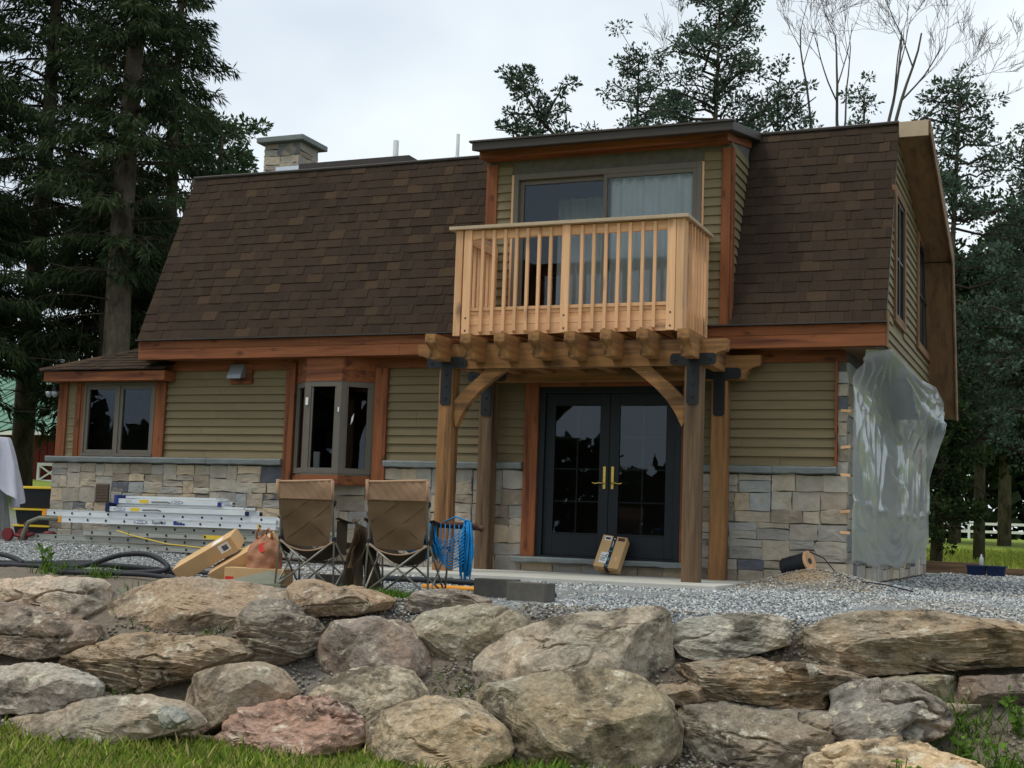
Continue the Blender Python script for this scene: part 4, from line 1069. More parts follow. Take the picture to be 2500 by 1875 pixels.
# ---------------------------------------------------------------- boulders
ICO5, ICO4 = ico(6), ico(5)
def rock(pts, y, T, colr, seed, label, lay=False, tilt=0.22, planes=(), boxy=0.54, amp=1.0, strata=0.0, sub=6):
    """pts: outline in photo pixels carried to the vertical plane at its own depth y; T half thickness"""
    mid = np.mean(pts, 0)
    x0 = at(mid[0], mid[1], y)[0]
    y = y+float(shift(x0))
    W3 = np.array([at(u, v, y) for u, v in pts])
    c = np.array([(W3[:, 0].min()+W3[:, 0].max())/2, y, (W3[:, 2].min()+W3[:, 2].max())/2])
    poly = W3[:, [0, 2]]-c[[0, 2]]
    V, F = ICO5 if sub == 6 else ICO4
    r = np.random.default_rng(seed)
    th = np.arctan2(V[:, 2], V[:, 0])
    # outline radius by ray casting against the polygon (farthest hit)
    ang = np.linspace(-PI, PI, 361); rad = np.zeros(361)
    A = poly; B = np.roll(poly, -1, 0)
    for k, t in enumerate(ang):
        d = np.array([math.cos(t), math.sin(t)]); e = B-A
        den = d[0]*e[:, 1]-d[1]*e[:, 0]
        den = np.where(np.abs(den) < 1e-9, 1e-9, den)
        s = (A[:, 0]*e[:, 1]-A[:, 1]*e[:, 0])/den
        q = (A[:, 0]*d[1]-A[:, 1]*d[0])/den
        ok = (q >= 0) & (q <= 1) & (s > 0)
        rad[k] = s[ok].max() if ok.any() else 0.1
    rad = np.convolve(np.r_[rad[-3:-1], rad, rad[1:3]], np.array([1, 2, 3, 2, 1])/9, 'valid')
    R_ = np.interp(th, ang, rad)
    cosp = np.sqrt(V[:, 0]**2+V[:, 2]**2); sinp = V[:, 1]
    f1 = np.power(np.clip(cosp, 1e-6, 1), boxy); f2 = np.sign(sinp)*np.power(np.abs(sinp), boxy)
    S = math.sqrt(abs((poly[:, 0].max()-poly[:, 0].min())*(poly[:, 1].max()-poly[:, 1].min())))
    X = np.stack([R_*f1*np.cos(th), T*f2, R_*f1*np.sin(th)], 1)
    zr = X[:, 2]
    X[:, 1] += tilt*zr*np.clip(-f2+0.2, 0, 1)           # front face leans back
    # split faces
    allp = list(planes)
    allp.append((r.normal(0, 0.15), -0.62, 0.80, r.uniform(0.60, 0.74))); allp.append((r.normal(0, 0.25), -1.0, -0.22, r.uniform(0.72, 0.86)))
    for k in range(8):
        n = np.array([r.normal(0, 0.55), -1.0, r.normal(0.05, 0.5)]); n /= np.linalg.norm(n)
        allp.append((*n, r.uniform(0.68, 0.93)))
    for k in range(7):
        a = r.uniform(0, 2*PI); n = np.array([math.cos(a), -0.35, math.sin(a)]); n /= np.linalg.norm(n)
        allp.append((*n, r.uniform(0.93, 0.985)))
    for nx, ny, nz_, q in allp:
        n = np.array([nx, ny, nz_]); n = n/np.linalg.norm(n)
        pr = X@n+0.012*S*fbm(X*(2.0/max(S, .3))+k, 2, seed+int(abs(nx)*900)); lim = pr.max()*q
        over = pr-lim
        X = X-np.outer(np.where(over > 0, over*0.97, 0), n)
    N = X/np.maximum(np.linalg.norm(X, axis=1, keepdims=True), 1e-6)
    N = N*0.6+np.array([0, -0.5, 0.1]); N /= np.linalg.norm(N, axis=1, keepdims=True)
    Q = X+seed*3.17
    rough_ = fbm(Q*4.2, 5, seed+9, 0.62)
    d = 0.018*S*amp*fbm(Q*(1.9/max(S, .3)), 3, seed) + 0.036*amp*rough_ + 0.019*amp*fbm(Q*17.0, 3, seed+14)
    crack = np.abs(fbm(Q*np.array([1.5, 1.5, 2.6]), 4, seed+21)); d = d-0.050*amp*(1-smooth(0.0, 0.055, crack))*smooth(-0.2, 0.25, fbm(Q*1.1, 2, seed+41))
    step = fbm(Q*2.4, 3, seed+31)*4.0; d = d+0.016*amp*(np.floor(step)+smooth(0.9, 1.0, step-np.floor(step)))*0.5
    if strata > 0:
        warp = X[:, 2]*1.0+0.14*fbm(Q*1.5, 4, seed+5)+X[:, 0]*0.14
        ly = warp*15+1.2*fbm(Q*np.array([2, 2, 9]), 3, seed+4)
        saw = (ly-np.floor(ly))
        d = d+0.034*strata*(saw-0.5)*(0.8+fbm(Q*2.2, 2, seed+6))+0.026*strata*fbm(np.stack([Q[:, 0]*1.6, Q[:, 1]*1.6, Q[:, 2]*16], 1), 3, seed+8)
    X = X+N*d[:, None]
    me = mesh_np('boulder', X, F, True); me.set_sharp_from_angle(angle=math.radians(20))
    o = mk('boulder', me, M['rock_layer'] if lay else M['rock'], None, tuple(min(1, (c*0.92+0.08*sum(colr)/3)*1.22) for c in colr))
    o.location = c
    tag(o, label, 'boulder', 'boulders of the dry-stone bank')
    return o
def A_(*p): return [(x/2.654, 1250+y_/2.654) for x, y_ in p]
def B_(*p): return [(833+x/2.652, 1250+y_/2.652) for x, y_ in p]
def C_(*p): return [(1667+x/2.654, 1250+y_/2.654) for x, y_ in p]
TOP = (0, -0.45, 0.9)
rock(A_((-140,440),(100,430),(540,435),(605,480),(610,540),(655,620),(600,690),(480,720),(300,690),(150,640),(-140,610)), -5.75, 0.42, sr(176,158,136), 1, 'flat pinkish slab boulder at the left edge, above a brown boulder', tilt=0.2, planes=((0,-.75,.66,.55),(0,-1,-.15,.8)))
rock(A_((-140,590),(0,590),(230,635),(420,705),(530,740),(550,850),(450,930),(300,955),(150,910),(-140,890)), -6.3, 0.42, sr(128,104,82), 2, 'brown boulder at the left edge under the flat pinkish slab', strata=.4, planes=((.1,-.5,.85,.6),))
rock(A_((560,700),(700,610),(870,505),(1000,462),(1080,425),(1400,435),(1620,465),(1840,505),(1845,590),(1650,660),(1520,810),(1430,840),(1080,805),(780,795),(600,755)), -5.75, 0.40, sr(150,132,108), 3, 'large slanted slab boulder with smooth tan face below the cardboard boxes', tilt=0.75, planes=((-.2,-.8,.55,.55),(.35,-.85,.35,.62)), amp=.7)
rock(A_((1600,600),(1700,575),(1820,572),(1880,640),(1980,690),(2050,870),(1990,940),(1830,1005),(1680,990),(1560,905),(1505,830),(1560,720)), -6.25, 0.36, sr(118,110,96), 4, 'dark boulder with wavy folded layers left of the blunt brown one', lay=True, strata=1.2)
rock(A_((400,975),(560,880),(780,795),(1000,790),(1380,805),(1500,860),(1575,925),(1450,1005),(1290,1070),(1150,1110),(1000,1160),(850,1160),(600,1110),(450,1070)), -6.55, 0.42, sr(142,122,92), 5, 'long flat brown layered boulder with shadowed underside, left of centre', lay=True, strata=1.0, tilt=.3, planes=((0,-.62,.78,.52),(0,-.9,-.45,.6)))
rock(A_((-140,1005),(180,988),(330,1030),(480,1080),(545,1150),(525,1230),(380,1290),(150,1290),(-140,1280)), -7.05, 0.42, sr(164,160,148), 6, 'whitish grey boulder at the left edge with grass behind it', planes=((0,-.6,.8,.6),), amp=1.2)
rock(A_((-140,1330),(200,1325),(400,1285),(620,1205),(820,1195),(980,1235),(1100,1245),(1200,1330),(1265,1420),(1000,1470),(700,1500),(450,1560),(250,1620),(-140,1640)), -7.65, 0.40, sr(142,132,112), 7, 'long low grey-brown boulder on the lawn at the bottom left', tilt=.45, planes=((-.15,-.7,.7,.55),(.5,-.8,.3,.7)), strata=.3)
rock(A_((1150,1270),(1185,1170),(1280,1055),(1420,995),(1600,968),(1740,1010),(1850,1120),(1875,1195),(1800,1260),(1600,1330),(1420,1430),(1300,1450),(1200,1350)), -7.1, 0.42, sr(152,132,104), 8, 'smooth rounded tan boulder above the pinkish one at the lawn', boxy=.75, amp=.6)
rock(A_((1395,1400),(1470,1305),(1700,1245),(2000,1215),(2150,1290),(2280,1400),(2310,1500),(2240,1620),(2050,1640),(1800,1680),(1690,1580),(1440,1500)), -7.55, 0.42, sr(158,120,102), 9, 'reddish pink layered boulder at the lawn', lay=True, strata=1.0, tilt=.5, planes=((0,-.7,.7,.5),))
rock([(700,1414),(738,1414),(790,1432),(850,1428),(905,1447),(945,1466),(930,1490),(880,1502),(820,1502),(760,1512),(708,1497)], -5.75, 0.36, sr(150,120,84), 10, 'blunt orange-brown boulder at the feet of the camp chairs', planes=((0,-.5,.85,.7),), strata=.4)
rock(B_((435,600),(530,508),(680,503),(850,538),(935,580),(905,640),(700,655),(480,645)), -5.55, 0.30, sr(122,108,94), 11, 'low dark slab boulder in front of the right-hand camp chair', strata=.8, lay=True, sub=5)
rock([(768,1560),(795,1520),(850,1510),(950,1516),(985,1545),(1015,1590),(1028,1652),(1000,1664),(930,1652),(870,1652),(800,1642),(770,1612)], -6.35, 0.40, sr(128,110,96), 12, 'boulder with tan left face and dark purplish right face, left of the lichen-topped one', planes=((-.55,-.8,.15,.55),(.35,-.9,.2,.62)), amp=.7)
rock(B_((445,760),(560,635),(720,620),(870,598),(1000,618),(1120,660),(1215,730),(1080,810),(960,910),(900,990),(680,990),(600,935),(485,850)), -6.0, 0.38, sr(146,136,108), 13, 'angular boulder with pale top and dark right side, left of the large grey boulder', planes=((0,-.55,.83,.62),(.6,-.75,-.1,.55),(-.3,-.9,-.1,.75)))
rock(B_((915,970),(980,860),(1150,760),(1400,672),(1560,655),(1680,665),(1850,625),(2000,605),(2085,638),(2112,760),(2125,1060),(2060,1120),(1850,1090),(1560,1040),(1050,1090),(945,1040)), -6.2, 0.46, sr(160,148,126), 14, 'large pale grey sloping boulder at the gravel edge, in the middle of the bank', tilt=.5, planes=((-.3,-.75,.6,.55),(.45,-.85,.1,.62)), amp=.8)
rock([(770,1690),(800,1658),(850,1638),(950,1630),(990,1643),(1025,1685),(1036,1722),(990,1745),(930,1766),(870,1772),(800,1762),(778,1722)], -6.95, 0.38, sr(178,166,138), 15, 'cream-coloured rounded boulder between the pinkish one and the gravel gap', boxy=.7)
rock(B_((70,1390),(250,1285),(450,1225),(700,1220),(820,1258),(930,1335),(1025,1400),(1055,1480),(1092,1560),(1055,1620),(900,1660),(700,1670),(450,1690),(250,1670),(120,1520)), -7.6, 0.42, sr(166,146,112), 16, 'big rounded tan boulder with a pink patch at the bottom centre', boxy=.7, planes=((-.35,-.7,.6,.7),), amp=.9)
rock(B_((775,1220),(950,1115),(1200,1062),(1450,1012),(1600,1005),(1850,1052),(2000,1145),(2115,1230),(2178,1400),(2158,1580),(2080,1690),(1500,1720),(1200,1610),(1085,1580),(1045,1450),(955,1340),(840,1270)), -7.15, 0.55, sr(134,124,94), 17, 'largest boulder, olive-brown and bulging, at the bottom right of centre', boxy=.66, tilt=.3, planes=((0,-.45,.9,.72),(-.5,-.8,-.1,.72)), amp=1.0)
rock(C_((-55,745),(30,678),(200,663),(560,672),(650,698),(692,800),(692,870),(540,905),(350,948),(150,960),(0,905),(-58,835)), -6.0, 0.36, sr(150,146,130), 18, 'flat-topped grey boulder left of the longest brown one', lay=True, strata=.5, planes=((0,-.5,.87,.7),(0,-1,.05,.75)))
rock(C_((725,790),(850,725),(1000,675),(1250,635),(1500,632),(1800,664),(2050,702),(2211,738),(2400,800),(2400,985),(2000,1005),(1600,1030),(1300,1050),(1000,1040),(830,970),(745,925)), -6.0, 0.50, sr(140,122,92), 19, 'longest brown layered boulder at the top right', lay=True, strata=1.1, tilt=.4, boxy=.7)
rock(C_((-150,1010),(100,965),(400,960),(780,980),(900,1025),(1205,1078),(1160,1105),(935,1185),(965,1280),(700,1270),(400,1250),(120,1190),(-60,1130)), -6.4, 0.42, sr(130,112,82), 20, 'long flat brown boulder beneath the flat-topped grey one', lay=True, strata=1.1)
rock(C_((-30,1250),(300,1250),(600,1285),(985,1325),(995,1400),(990,1515),(830,1540),(810,1680),(400,1730),(0,1730),(-40,1500)), -6.85, 0.46, sr(110,108,94), 21, 'big dark square lichen-spotted boulder right of the largest one', planes=((0,-.45,.9,.78),(0,-1,0,.82)), strata=.3, boxy=.5)
rock(C_((915,1170),(1050,1115),(1200,1095),(1400,1126),(1600,1198),(1725,1280),(1760,1370),(1710,1450),(1500,1505),(1100,1515),(982,1525),(975,1310)), -6.8, 0.42, sr(122,116,104), 22, 'dark grey-brown wedge boulder with pale lichen on its left edge', planes=((-.1,-.5,.85,.6),(0,-1,-.05,.75)), boxy=.55)
rock(C_((1250,1075),(1400,1055),(1540,1045),(1770,1055),(1795,1140),(1785,1235),(1600,1235),(1400,1200),(1258,1110)), -6.2, 0.30, sr(140,134,104), 23, 'pale mossy stone under the longest brown boulder', sub=5)
rock(C_((1795,1055),(2130,1055),(2211,1045),(2420,1080),(2420,1260),(1800,1245)), -6.2, 0.34, sr(98,84,72), 24, 'dark brown block at the right edge under the longest brown boulder', sub=5, boxy=.5)
rock(C_((795,1570),(900,1515),(1060,1495),(1300,1490),(1500,1515),(1650,1575),(1900,1650),(2010,1740),(1500,1830),(850,1830),(798,1670)), -7.35, 0.40, sr(204,176,132), 25, 'pale yellow-tan boulder cut off by the bottom edge at the right', planes=((0,-.55,.83,.7),))
rock(C_((-160,1120),(0,1105),(110,1148),(125,1235),(0,1250),(-130,1205)), -6.65, 0.26, sr(124,108,82), 26, 'small brown stone wedged between the largest and the dark square boulder', sub=5)
rock(C_((805,975),(860,990),(905,1030),(870,1075),(825,1085),(805,1040)), -6.72, 0.09, sr(150,146,134), 27, 'small pale wedge stone lying on the long flat brown boulder', sub=5)
rock(C_((1690,1240),(1800,1235),(1945,1245),(1930,1290),(1800,1310),(1700,1290)), -6.35, 0.22, sr(168,158,128), 28, 'small cream stone at the foot of the dark brown block', sub=5)
rock(C_((1900,1270),(2050,1250),(2160,1270),(2150,1370),(2030,1400),(1910,1370)), -6.25, 0.3, sr(88,80,70), 29, 'small dark stone above the broad-leaved weeds', sub=5)
rock(A_((1005,1275),(1090,1255),(1165,1272),(1205,1345),(1105,1420),(1050,1400)), -7.98, 0.08, sr(136,146,138), 30, 'flat blue-green stone leaning on the long low boulder', sub=5)

# ---------------------------------------------------------------- camp chairs
def camp_chair(loc, rz, label, k=1.0):
    t = thing('camp_chair', label, 'chair', (0, 0, 0), 'folding camp chairs on the terrace')
    W = 0.29
    def tube(name, pts, r=0.0095, mat='tubing'): return MB().tube(pts, r, 7).build(name, M[mat], t, smooth=True)
    for s in (-1, 1):
        tube('leg', [(s*W, -0.27, 0), (s*(W-0.02), -0.25, 0.50), (s*(W-0.025), -0.27, 0.80)])
        tube('back_post', [(s*(W-0.03), -0.24, 0.42), (s*(W-0.03), -0.30, 0.80), (s*(W-0.02), -0.33, 1.0)], 0.011)
        tube('leg', [(s*W, 0.25, 0), (s*(W+0.03), 0.25, 0.64)])
        tube('brace', [(s*W, 0.25, 0.02), (s*W*0.98, -0.25, 0.44)]); tube('brace', [(s*W, -0.27, 0.02), (s*(W+0.02), 0.24, 0.42)])
        for p in ((s*W, -0.27), (s*W, 0.25)): MB().lathe([(0.02, -0.005), (0.022, 0.02), (0.013, 0.03)], 8, (*p, 0)).build('foot', M['blackmetal'], t)
        for (yy, zz) in ((-0.25, 0.47), (-0.275, 0.80), (0.25, 0.42)): MB().lathe([(0.016, -0.025), (0.02, -0.01), (0.02, 0.015), (0.014, 0.025)], 8, (s*(W-0.022 if yy < 0 else W+.02), yy, zz)).build('joint', M['blackmetal'], t)
        P = [[(s*(W-0.02)+s*0.05*math.sin(PI*i/8)+(-0.04+0.08*j/2)*1.0, -0.26+0.52*i/8, 0.66-0.045*math.sin(PI*i/8)+0.012*(j-1)**2) for j in range(3)] for i in range(9)]
        MB().grid(P).build('armrest', M['canvas_dk'], t, smooth=True)
        P = [[(s*(W-0.005), -0.24+0.49*i/6, 0.64-(0.22+0.10*math.sin(PI*i/6))*j/3) for j in range(4)] for i in range(4)]
        MB().grid(P).build('side_panel', M['canvas_dk'], t, smooth=True)
    for yy in (-0.27, 0.25):
        tube('brace', [(-W, yy, 0.02), (W-0.02, yy+(0.0 if yy > 0 else 0.015), 0.46)]); tube('brace', [(W, yy+0.018, 0.02), (-W+0.02, yy+0.012, 0.46)])
    # backrest: lower dark panel, upper tan panel, seams
    def back(z, x): 
        q = (z-0.40)/0.62
        return -0.245-0.10*q+0.055*(1-(x/0.27)**2)*(1.15-q*0.7)
    r = random.Random(int(loc[0]*10))
    def panel(z0, z1, name, mat, off=0.0):
        n, m = 20, 14; P = []
        for i in range(n+1):
            x = -0.268+0.536*i/n; row = []
            for j in range(m+1):
                z = z0+(z1-z0)*j/m
                wr = 0.007*math.sin(x*9+z*17+loc[0])+0.003*math.sin(x*15-z*26+1.0)
                if name == 'head_panel': wr += 0.007*math.sin((x*1.3+z)*60+loc[0]*3)
                if z0 < 0.5: 
                    zz = z+(0.02*(x/0.268)**2 if j == 0 else 0)
                    xx = x*(0.80+0.20*min(1, (z-z0)/0.28))
                else: zz, xx = z, x
                row.append((xx, back(zz, xx)+wr+off-0.006, zz+(0.012*math.sin(x*5) if j == m and name == 'head_panel' else 0)))
            P.append(row)
        return MB().grid(P).build(name, M[mat], t, smooth=True)
    bp = panel(0.40, 0.83, 'back_panel', 'canvas'); panel(0.825, 0.995, 'head_panel', 'canvas_lt', -0.004)
    MB().tube([(x, back(0.83, x)-0.014, 0.828) for x in np.linspace(-0.265, 0.265, 12)], 0.004, 5).build('seam', M['canvas'], bp)
    for (xa, za, xb, zb) in ((-0.20, 0.47, 0.24, 0.78), (-0.24, 0.64, 0.0, 0.81), (0.20, 0.48, 0.02, 0.62)):
        MB().tube([(xa+(xb-xa)*q, back(za+(zb-za)*q, xa+(xb-xa)*q)-0.012, za+(zb-za)*q) for q in np.linspace(0, 1, 9)], 0.0026, 4).build('seam', M['canvas_dk'], bp)
    MB().tube([(x, back(0.99, x)-0.008, 0.992+0.010*math.sin(x*5)) for x in np.linspace(-0.27, 0.27, 10)], 0.012, 6).build('top_hem', M['canvas_lt'], t, smooth=True)
    for s in (-1, 1): MB().tube([(s*0.272, back(zz, .27)-0.012, zz) for zz in (0.82, 0.9, 1.0)], 0.016, 6).build('sleeve', M['canvas_lt'], t, smooth=True)
    # sagging seat
    P = []
    for i in range(15):
        x = -0.28+0.56*i/14
        P.append([(x, -0.26+0.52*j/10, 0.455-0.150*(1-(x/0.28)**2)*(0.62+0.6*math.sin(PI*j/10))-0.02*(j/10)) for j in range(11)])
    MB().grid(P).build('seat', M['canvas_dk'], t, smooth=True)
    MB().tube([P[i][0] for i in range(15)], 0.007, 5).build('seat_hem', M['canvas_lt'], t, smooth=True)
    t.location = loc; t.rotation_euler = (0, 0, rz); t.scale = (k, k, k)
    return t
zc = lambda x, y: float(gz(x, y))
CH1 = (-6.72, -4.55); CH2 = (-5.67, -4.75)
camp_chair((*CH1, zc(*CH1)-0.005), 0.10, 'left brown canvas camp chair seen from behind', 1.03)
camp_chair((*CH2, zc(*CH2)-0.005), 0.16, 'right brown canvas camp chair with a blue hammock on its arms', 1.04)
# carry bag between the chairs
bg = thing('chair_bag', 'dark brown canvas carry bag hanging between the two camp chairs', 'bag', (-6.18, -4.6, -0.1))
def flap(x0, x1, z0, z1, y, seed, name, mat):
    P = []
    for i in range(13):
        u = i/12; row = []
        for j in range(17):
            v = j/16
            row.append((x0+(x1-x0)*u+0.03*math.sin(v*5+seed)-0.02*v*math.sin(u*3), y+0.035*math.sin(u*9+v*4+seed)+0.02*math.sin(v*13+u*5), z1-(z1-z0)*v+0.03*math.sin(u*4+seed)*(1-v)))
        P.append(row)
    return MB().grid(P).build(name, M[mat], bg, smooth=True)
flap(-6.30, -6.12, -0.08, 0.52, -4.70, 1.0, 'sack', 'canvas_dk'); flap(-6.16, -6.02, -0.09, 0.50, -4.62, 2.6, 'flap', 'canvas_dk'); flap(-6.36, -6.22, -0.07, 0.20, -4.60, 4.0, 'flap', 'canvas_dk')
flap(-6.235, -6.195, 0.12, 0.50, -4.76, 0.4, 'strap', 'canvas')
# hammock bundle across the right chair
hm = thing('hammock', 'bundled blue rope hammock with dark wooden spreader bars', 'hammock', (-5.6, -4.75, 0.55))
c2 = Vector((*CH2, zc(*CH2))); zr = c2.z+0.675
barA = [Vector((-6.36, -4.66, zr+0.01)), Vector((-5.20, -4.72, zr-0.02))]; barB = [Vector((-6.25, -4.60, zr-0.005)), Vector((-5.16, -4.66, zr-0.045))]
for b in (barA, barB):
    sb = MB().tube([b[0], b[0].lerp(b[1], .5), b[1]], 0.019, 10).build('spreader_bar', M['darkwood'], hm, smooth=True)
    MB().lathe([(0.012, -0.028), (0.026, -0.012), (0.026, 0.012), (0.012, 0.028)], 10, tuple(b[1])).build('knob', M['darkwood'], sb, smooth=True)
r = random.Random(4); cord = MB(); net = MB()
p0 = Vector((-5.27, -4.735, zr-0.0))
for k in range(46):                       # tassel
    a = r.uniform(0, 2*PI); rr = r.uniform(0.0, 0.05)
    q = p0+Vector((rr*math.cos(a), rr*math.sin(a)*0.7, r.uniform(-0.01, 0.02)))
    L_ = r.uniform(0.34, 0.52)
    net.tube([q, q+Vector((rr*0.6*math.cos(a), 0.0, -L_*0.35)), q+Vector((rr*0.9*math.cos(a)+0.008*math.sin(k), -0.01, -L_*0.7)), q+Vector((rr*0.4*math.cos(a)+0.0, -0.005, -L_))], 0.0075, 4)
net.build('tassel', M['bluenet'], hm, smooth=True)['kind'] = 'stuff'
pa = Vector((-5.62, -4.86, zr+0.02))
for k in range(11):                      # hanging loops of the net
    f_ = k/10; a = pa.lerp(Vector((-5.50, -4.84, zr-0.30)), f_); b = p0+Vector((0, -0.05, -0.02-0.33*f_)); sag = 0.17-0.09*f_
    cord.tube([a.lerp(b, q)+Vector((0, -0.02*math.sin(PI*q), -sag*math.sin(PI*q))) for q in np.linspace(0, 1, 10)], 0.006, 4)
for k in range(9):
    a = pa.lerp(p0, (k+0.5)/9)+Vector((0, -0.03, -0.02)); cord.tube([a, a+Vector((0.01, -0.01, -0.18)), a+Vector((0.03*math.sin(k), -0.0, -0.36))], 0.0045, 4)
for k in range(16):
    a = Vector((-5.72+0.012*k, -4.85+0.01*math.sin(k*2), zr+0.03-0.004*k)); cord.tube([a, a+Vector((0.03, -0.02, -0.14)), a+Vector((0.09+0.01*math.sin(k), -0.02, -0.24+0.03*math.sin(k*3)))], 0.008, 4)
for k in range(5):
    q = 0.1*k; a = p0+Vector((-0.10, 0, 0.02)); cord.tube([p0+Vector((0.028*math.cos(t), 0.006*k-0.015, 0.028*math.sin(t)+0.0)) for t in np.linspace(0, 2*PI, 11)], 0.007, 4)
cord.tube([p0+Vector((0, 0, .02)), Vector((-5.40, -4.70, zr+0.055)), Vector((-5.5, -4.72, zr+0.01))], 0.008, 5)
for k in range(6): cord.tube([barA[0]+Vector((0.05+0.012*k, 0.024*math.cos(t), 0.026*math.sin(t))) for t in np.linspace(0, 2*PI, 10)], 0.008, 4)
cord.tube([barA[0]+Vector((0.08, -0.02, .0)), barA[0]+Vector((0.16, -0.03, .05)), barA[0]+Vector((0.26, -0.02, .03)), barA[0]+Vector((0.3, -0.03, -.07)), barA[0]+Vector((0.2, -0.03, -.06))], 0.008, 4)
cord.build('netting', M['bluenet'], hm, smooth=True)['kind'] = 'stuff'
hm.location.x += 0.19
P = [[(-5.72+0.20*i/7, -4.835+0.012*math.sin(i*1.7+j), zr+0.03-(0.30)*j/6+0.02*math.sin(i)) for j in range(7)] for i in range(8)]
bo = MB().grid(P).build('bundle', M['bluenet'], hm, smooth=True); bo.location.x = -0.0
for ch in hm.children: pass

# ---------------------------------------------------------------- concrete blocks, parcel, boxes
def cblock(x, y, rz, label, dz=0.0):
    mb = MB().box(-0.195, -0.095, 0, 0.195, 0.095, 0.185)
    o = mb.build('concrete_block', M['block'], bev=0.006); o.location = (x, y, zc(x, y)-0.01+dz); o.rotation_euler = (0, 0, rz)
    return tag(o, label, 'block', 'concrete blocks on the gravel')
cblock(-4.90, -4.42, 0.12, 'left of the two grey concrete blocks on the gravel'); cblock(-4.45, -4.72, -0.16, 'right of the two grey concrete blocks on the gravel')

pk = thing('parcel', 'brown shipping parcel with dark tape leaning on the door step', 'parcel', (-5.12, -0.45, PATZ))
# the box leans back against the step: length axis up the lean
L_, Wd, Dp = 0.44, 0.31, 0.13
th = math.radians(58)
ex = Vector((1, 0.05, 0)).normalized(); el = Vector((0.10, math.cos(th), math.sin(th))).normalized(); en = ex.cross(el).normalized(); ex = el.cross(en).normalized()
if en.y > 0: en = -en
c0 = Vector((-5.21, -0.36, PATZ+0.012))+el*L_/2+Vector((0, 0, 0.05))
MB().obox(c0, ex*Wd/2, el*L_/2, en*Dp/2).build('carton', M['card'], pk, bev=0.004)
def on_top(u, v, w, h, mat, name, lift=0.001): return MB().obox(c0+en*(Dp/2+lift)+ex*u*Wd/2+el*v*L_/2, ex*w*Wd/2, el*h*L_/2, en*0.0008).build(name, M[mat], pk)
def on_end(u, w, h, mat, name, vv=0.0, lift=0.001): return MB().obox(c0-el*(L_/2+lift)+ex*u*Wd/2+en*vv*Dp/2, ex*w*Wd/2, en*h*Dp/2, el*0.0008).build(name, M[mat], pk)
on_top(0.02, 0, 0.16, 1.0, 'tape', 'tape'); on_end(0.02, 0.16, 1.0, 'tape', 'tape')
on_top(-0.50, 0.80, 0.27, 0.13, 'white', 'label'); on_top(-0.50, 0.80, 0.20, 0.07, 'ink', 'barcode', 0.0025)
lb = on_top(-0.38, -0.42, 0.30, 0.34, 'white', 'label', 0.003)
for v in (-0.30, -0.42, -0.50, -0.60): on_top(-0.42, v, 0.20, 0.018, 'ink', 'label_line', 0.0045)
for v in (-0.22, -0.36): on_top(-0.18, v, 0.05, 0.045, 'ink', 'label_mark', 0.0045)
on_top(0.60, -0.42, 0.11, 0.15, 'fresh_x', 'label'); on_top(0.58, 0.83, 0.28, 0.10, 'darkwood', 'print')
for v, h in ((0.30, 0.03), (0.02, 0.03), (-0.86, 0.03)): on_top(0.02, v, 0.14, h, 'bluemark', 'tape_print', 0.0025)
on_top(0.02, -0.48, 0.10, 0.10, 'bluemark', 'tape_print', 0.0025)
for k, (u, v) in enumerate(((0.03, 0.82), (-0.01, 0.62), (0.03, 0.5), (0.0, 0.4))): on_top(u, v, 0.05, 0.04, 'pvc', 'tape_print', 0.0026)
sm = MB().tube([c0-el*(L_/2+0.0015)+ex*(u*Wd/2)+en*((-0.30+0.45*u*u)*Dp/2) for u in np.linspace(-0.72, 0.72, 14)], [0.002+0.004*(1-abs(u)) for u in np.linspace(-1, 1, 14)], 5).build('print', M['darkwood'], pk)

def carton(name, c, ax, ay, az, label, marks, group=None):
    t = thing(name, label, 'box', tuple(c), group); c, ax, ay, az = map(Vector, (c, ax, ay, az))
    MB().obox(c, ax, ay, az).build('carton', M['card'], t, bev=0.005)
    fr = -ay.normalized(); 
    for kind, u, v, w, h, face in marks:
        f = {'front': (-ay, ax, az), 'top': (az, ax, ay)}[face]; nn = f[0].normalized()
        MB().obox(c+f[0]+nn*0.0015+f[1]*u+f[2]*v, f[1]*w, f[2]*h, nn*0.001).build({'white': 'label', 'ink': 'barcode', 'red': 'corner_print', 'pvc': 'tape'}[kind], M[kind], t)
    return t
ta = math.radians(30)
ax = Vector((math.cos(ta), 0.10, math.sin(ta))).normalized()*0.36; ay = Vector((-0.32, 1, 0.40)).normalized(); ay = (ay-ax.normalized()*ay.dot(ax.normalized())).normalized(); az = ax.normalized().cross(ay)
g0 = zc(-8.2, -4.35)
mk1 = [('white', 0.68, 0.15, 0.17, 0.55, 'front'), ('ink', 0.70, 0.13, 0.09, 0.33, 'front'), ('white', 0.48, -0.25, 0.17, 0.5, 'top'), ('red', -0.88, -0.72, 0.085, 0.26, 'front')]
carton('cardboard_box', Vector((-8.13, -4.30, g0+0.26)), ax, ay*0.13, az*0.082, 'leftmost long cardboard box leaning with one end raised', mk1, 'long cardboard boxes')
carton('cardboard_box', Vector((-7.70, -4.30, g0+0.25)), ax*1.02, ay*0.13, az*0.072, 'long cardboard box leaning between its twin and the tan bag', mk1[:2]+mk1[3:], 'long cardboard boxes')
carton('cardboard_box', Vector((-7.40, -4.50, zc(-7.4, -4.5)+0.085)), Vector((0.31, 0.05, 0)), Vector((-0.018, 0.11, 0)), Vector((0, 0, 0.085)), 'long cardboard box lying flat under the tan plastic bag', [('red', -0.82, -0.45, 0.14, 0.42, 'front'), ('white', 0.62, 0.1, 0.16, 0.4, 'front')], 'long cardboard boxes')
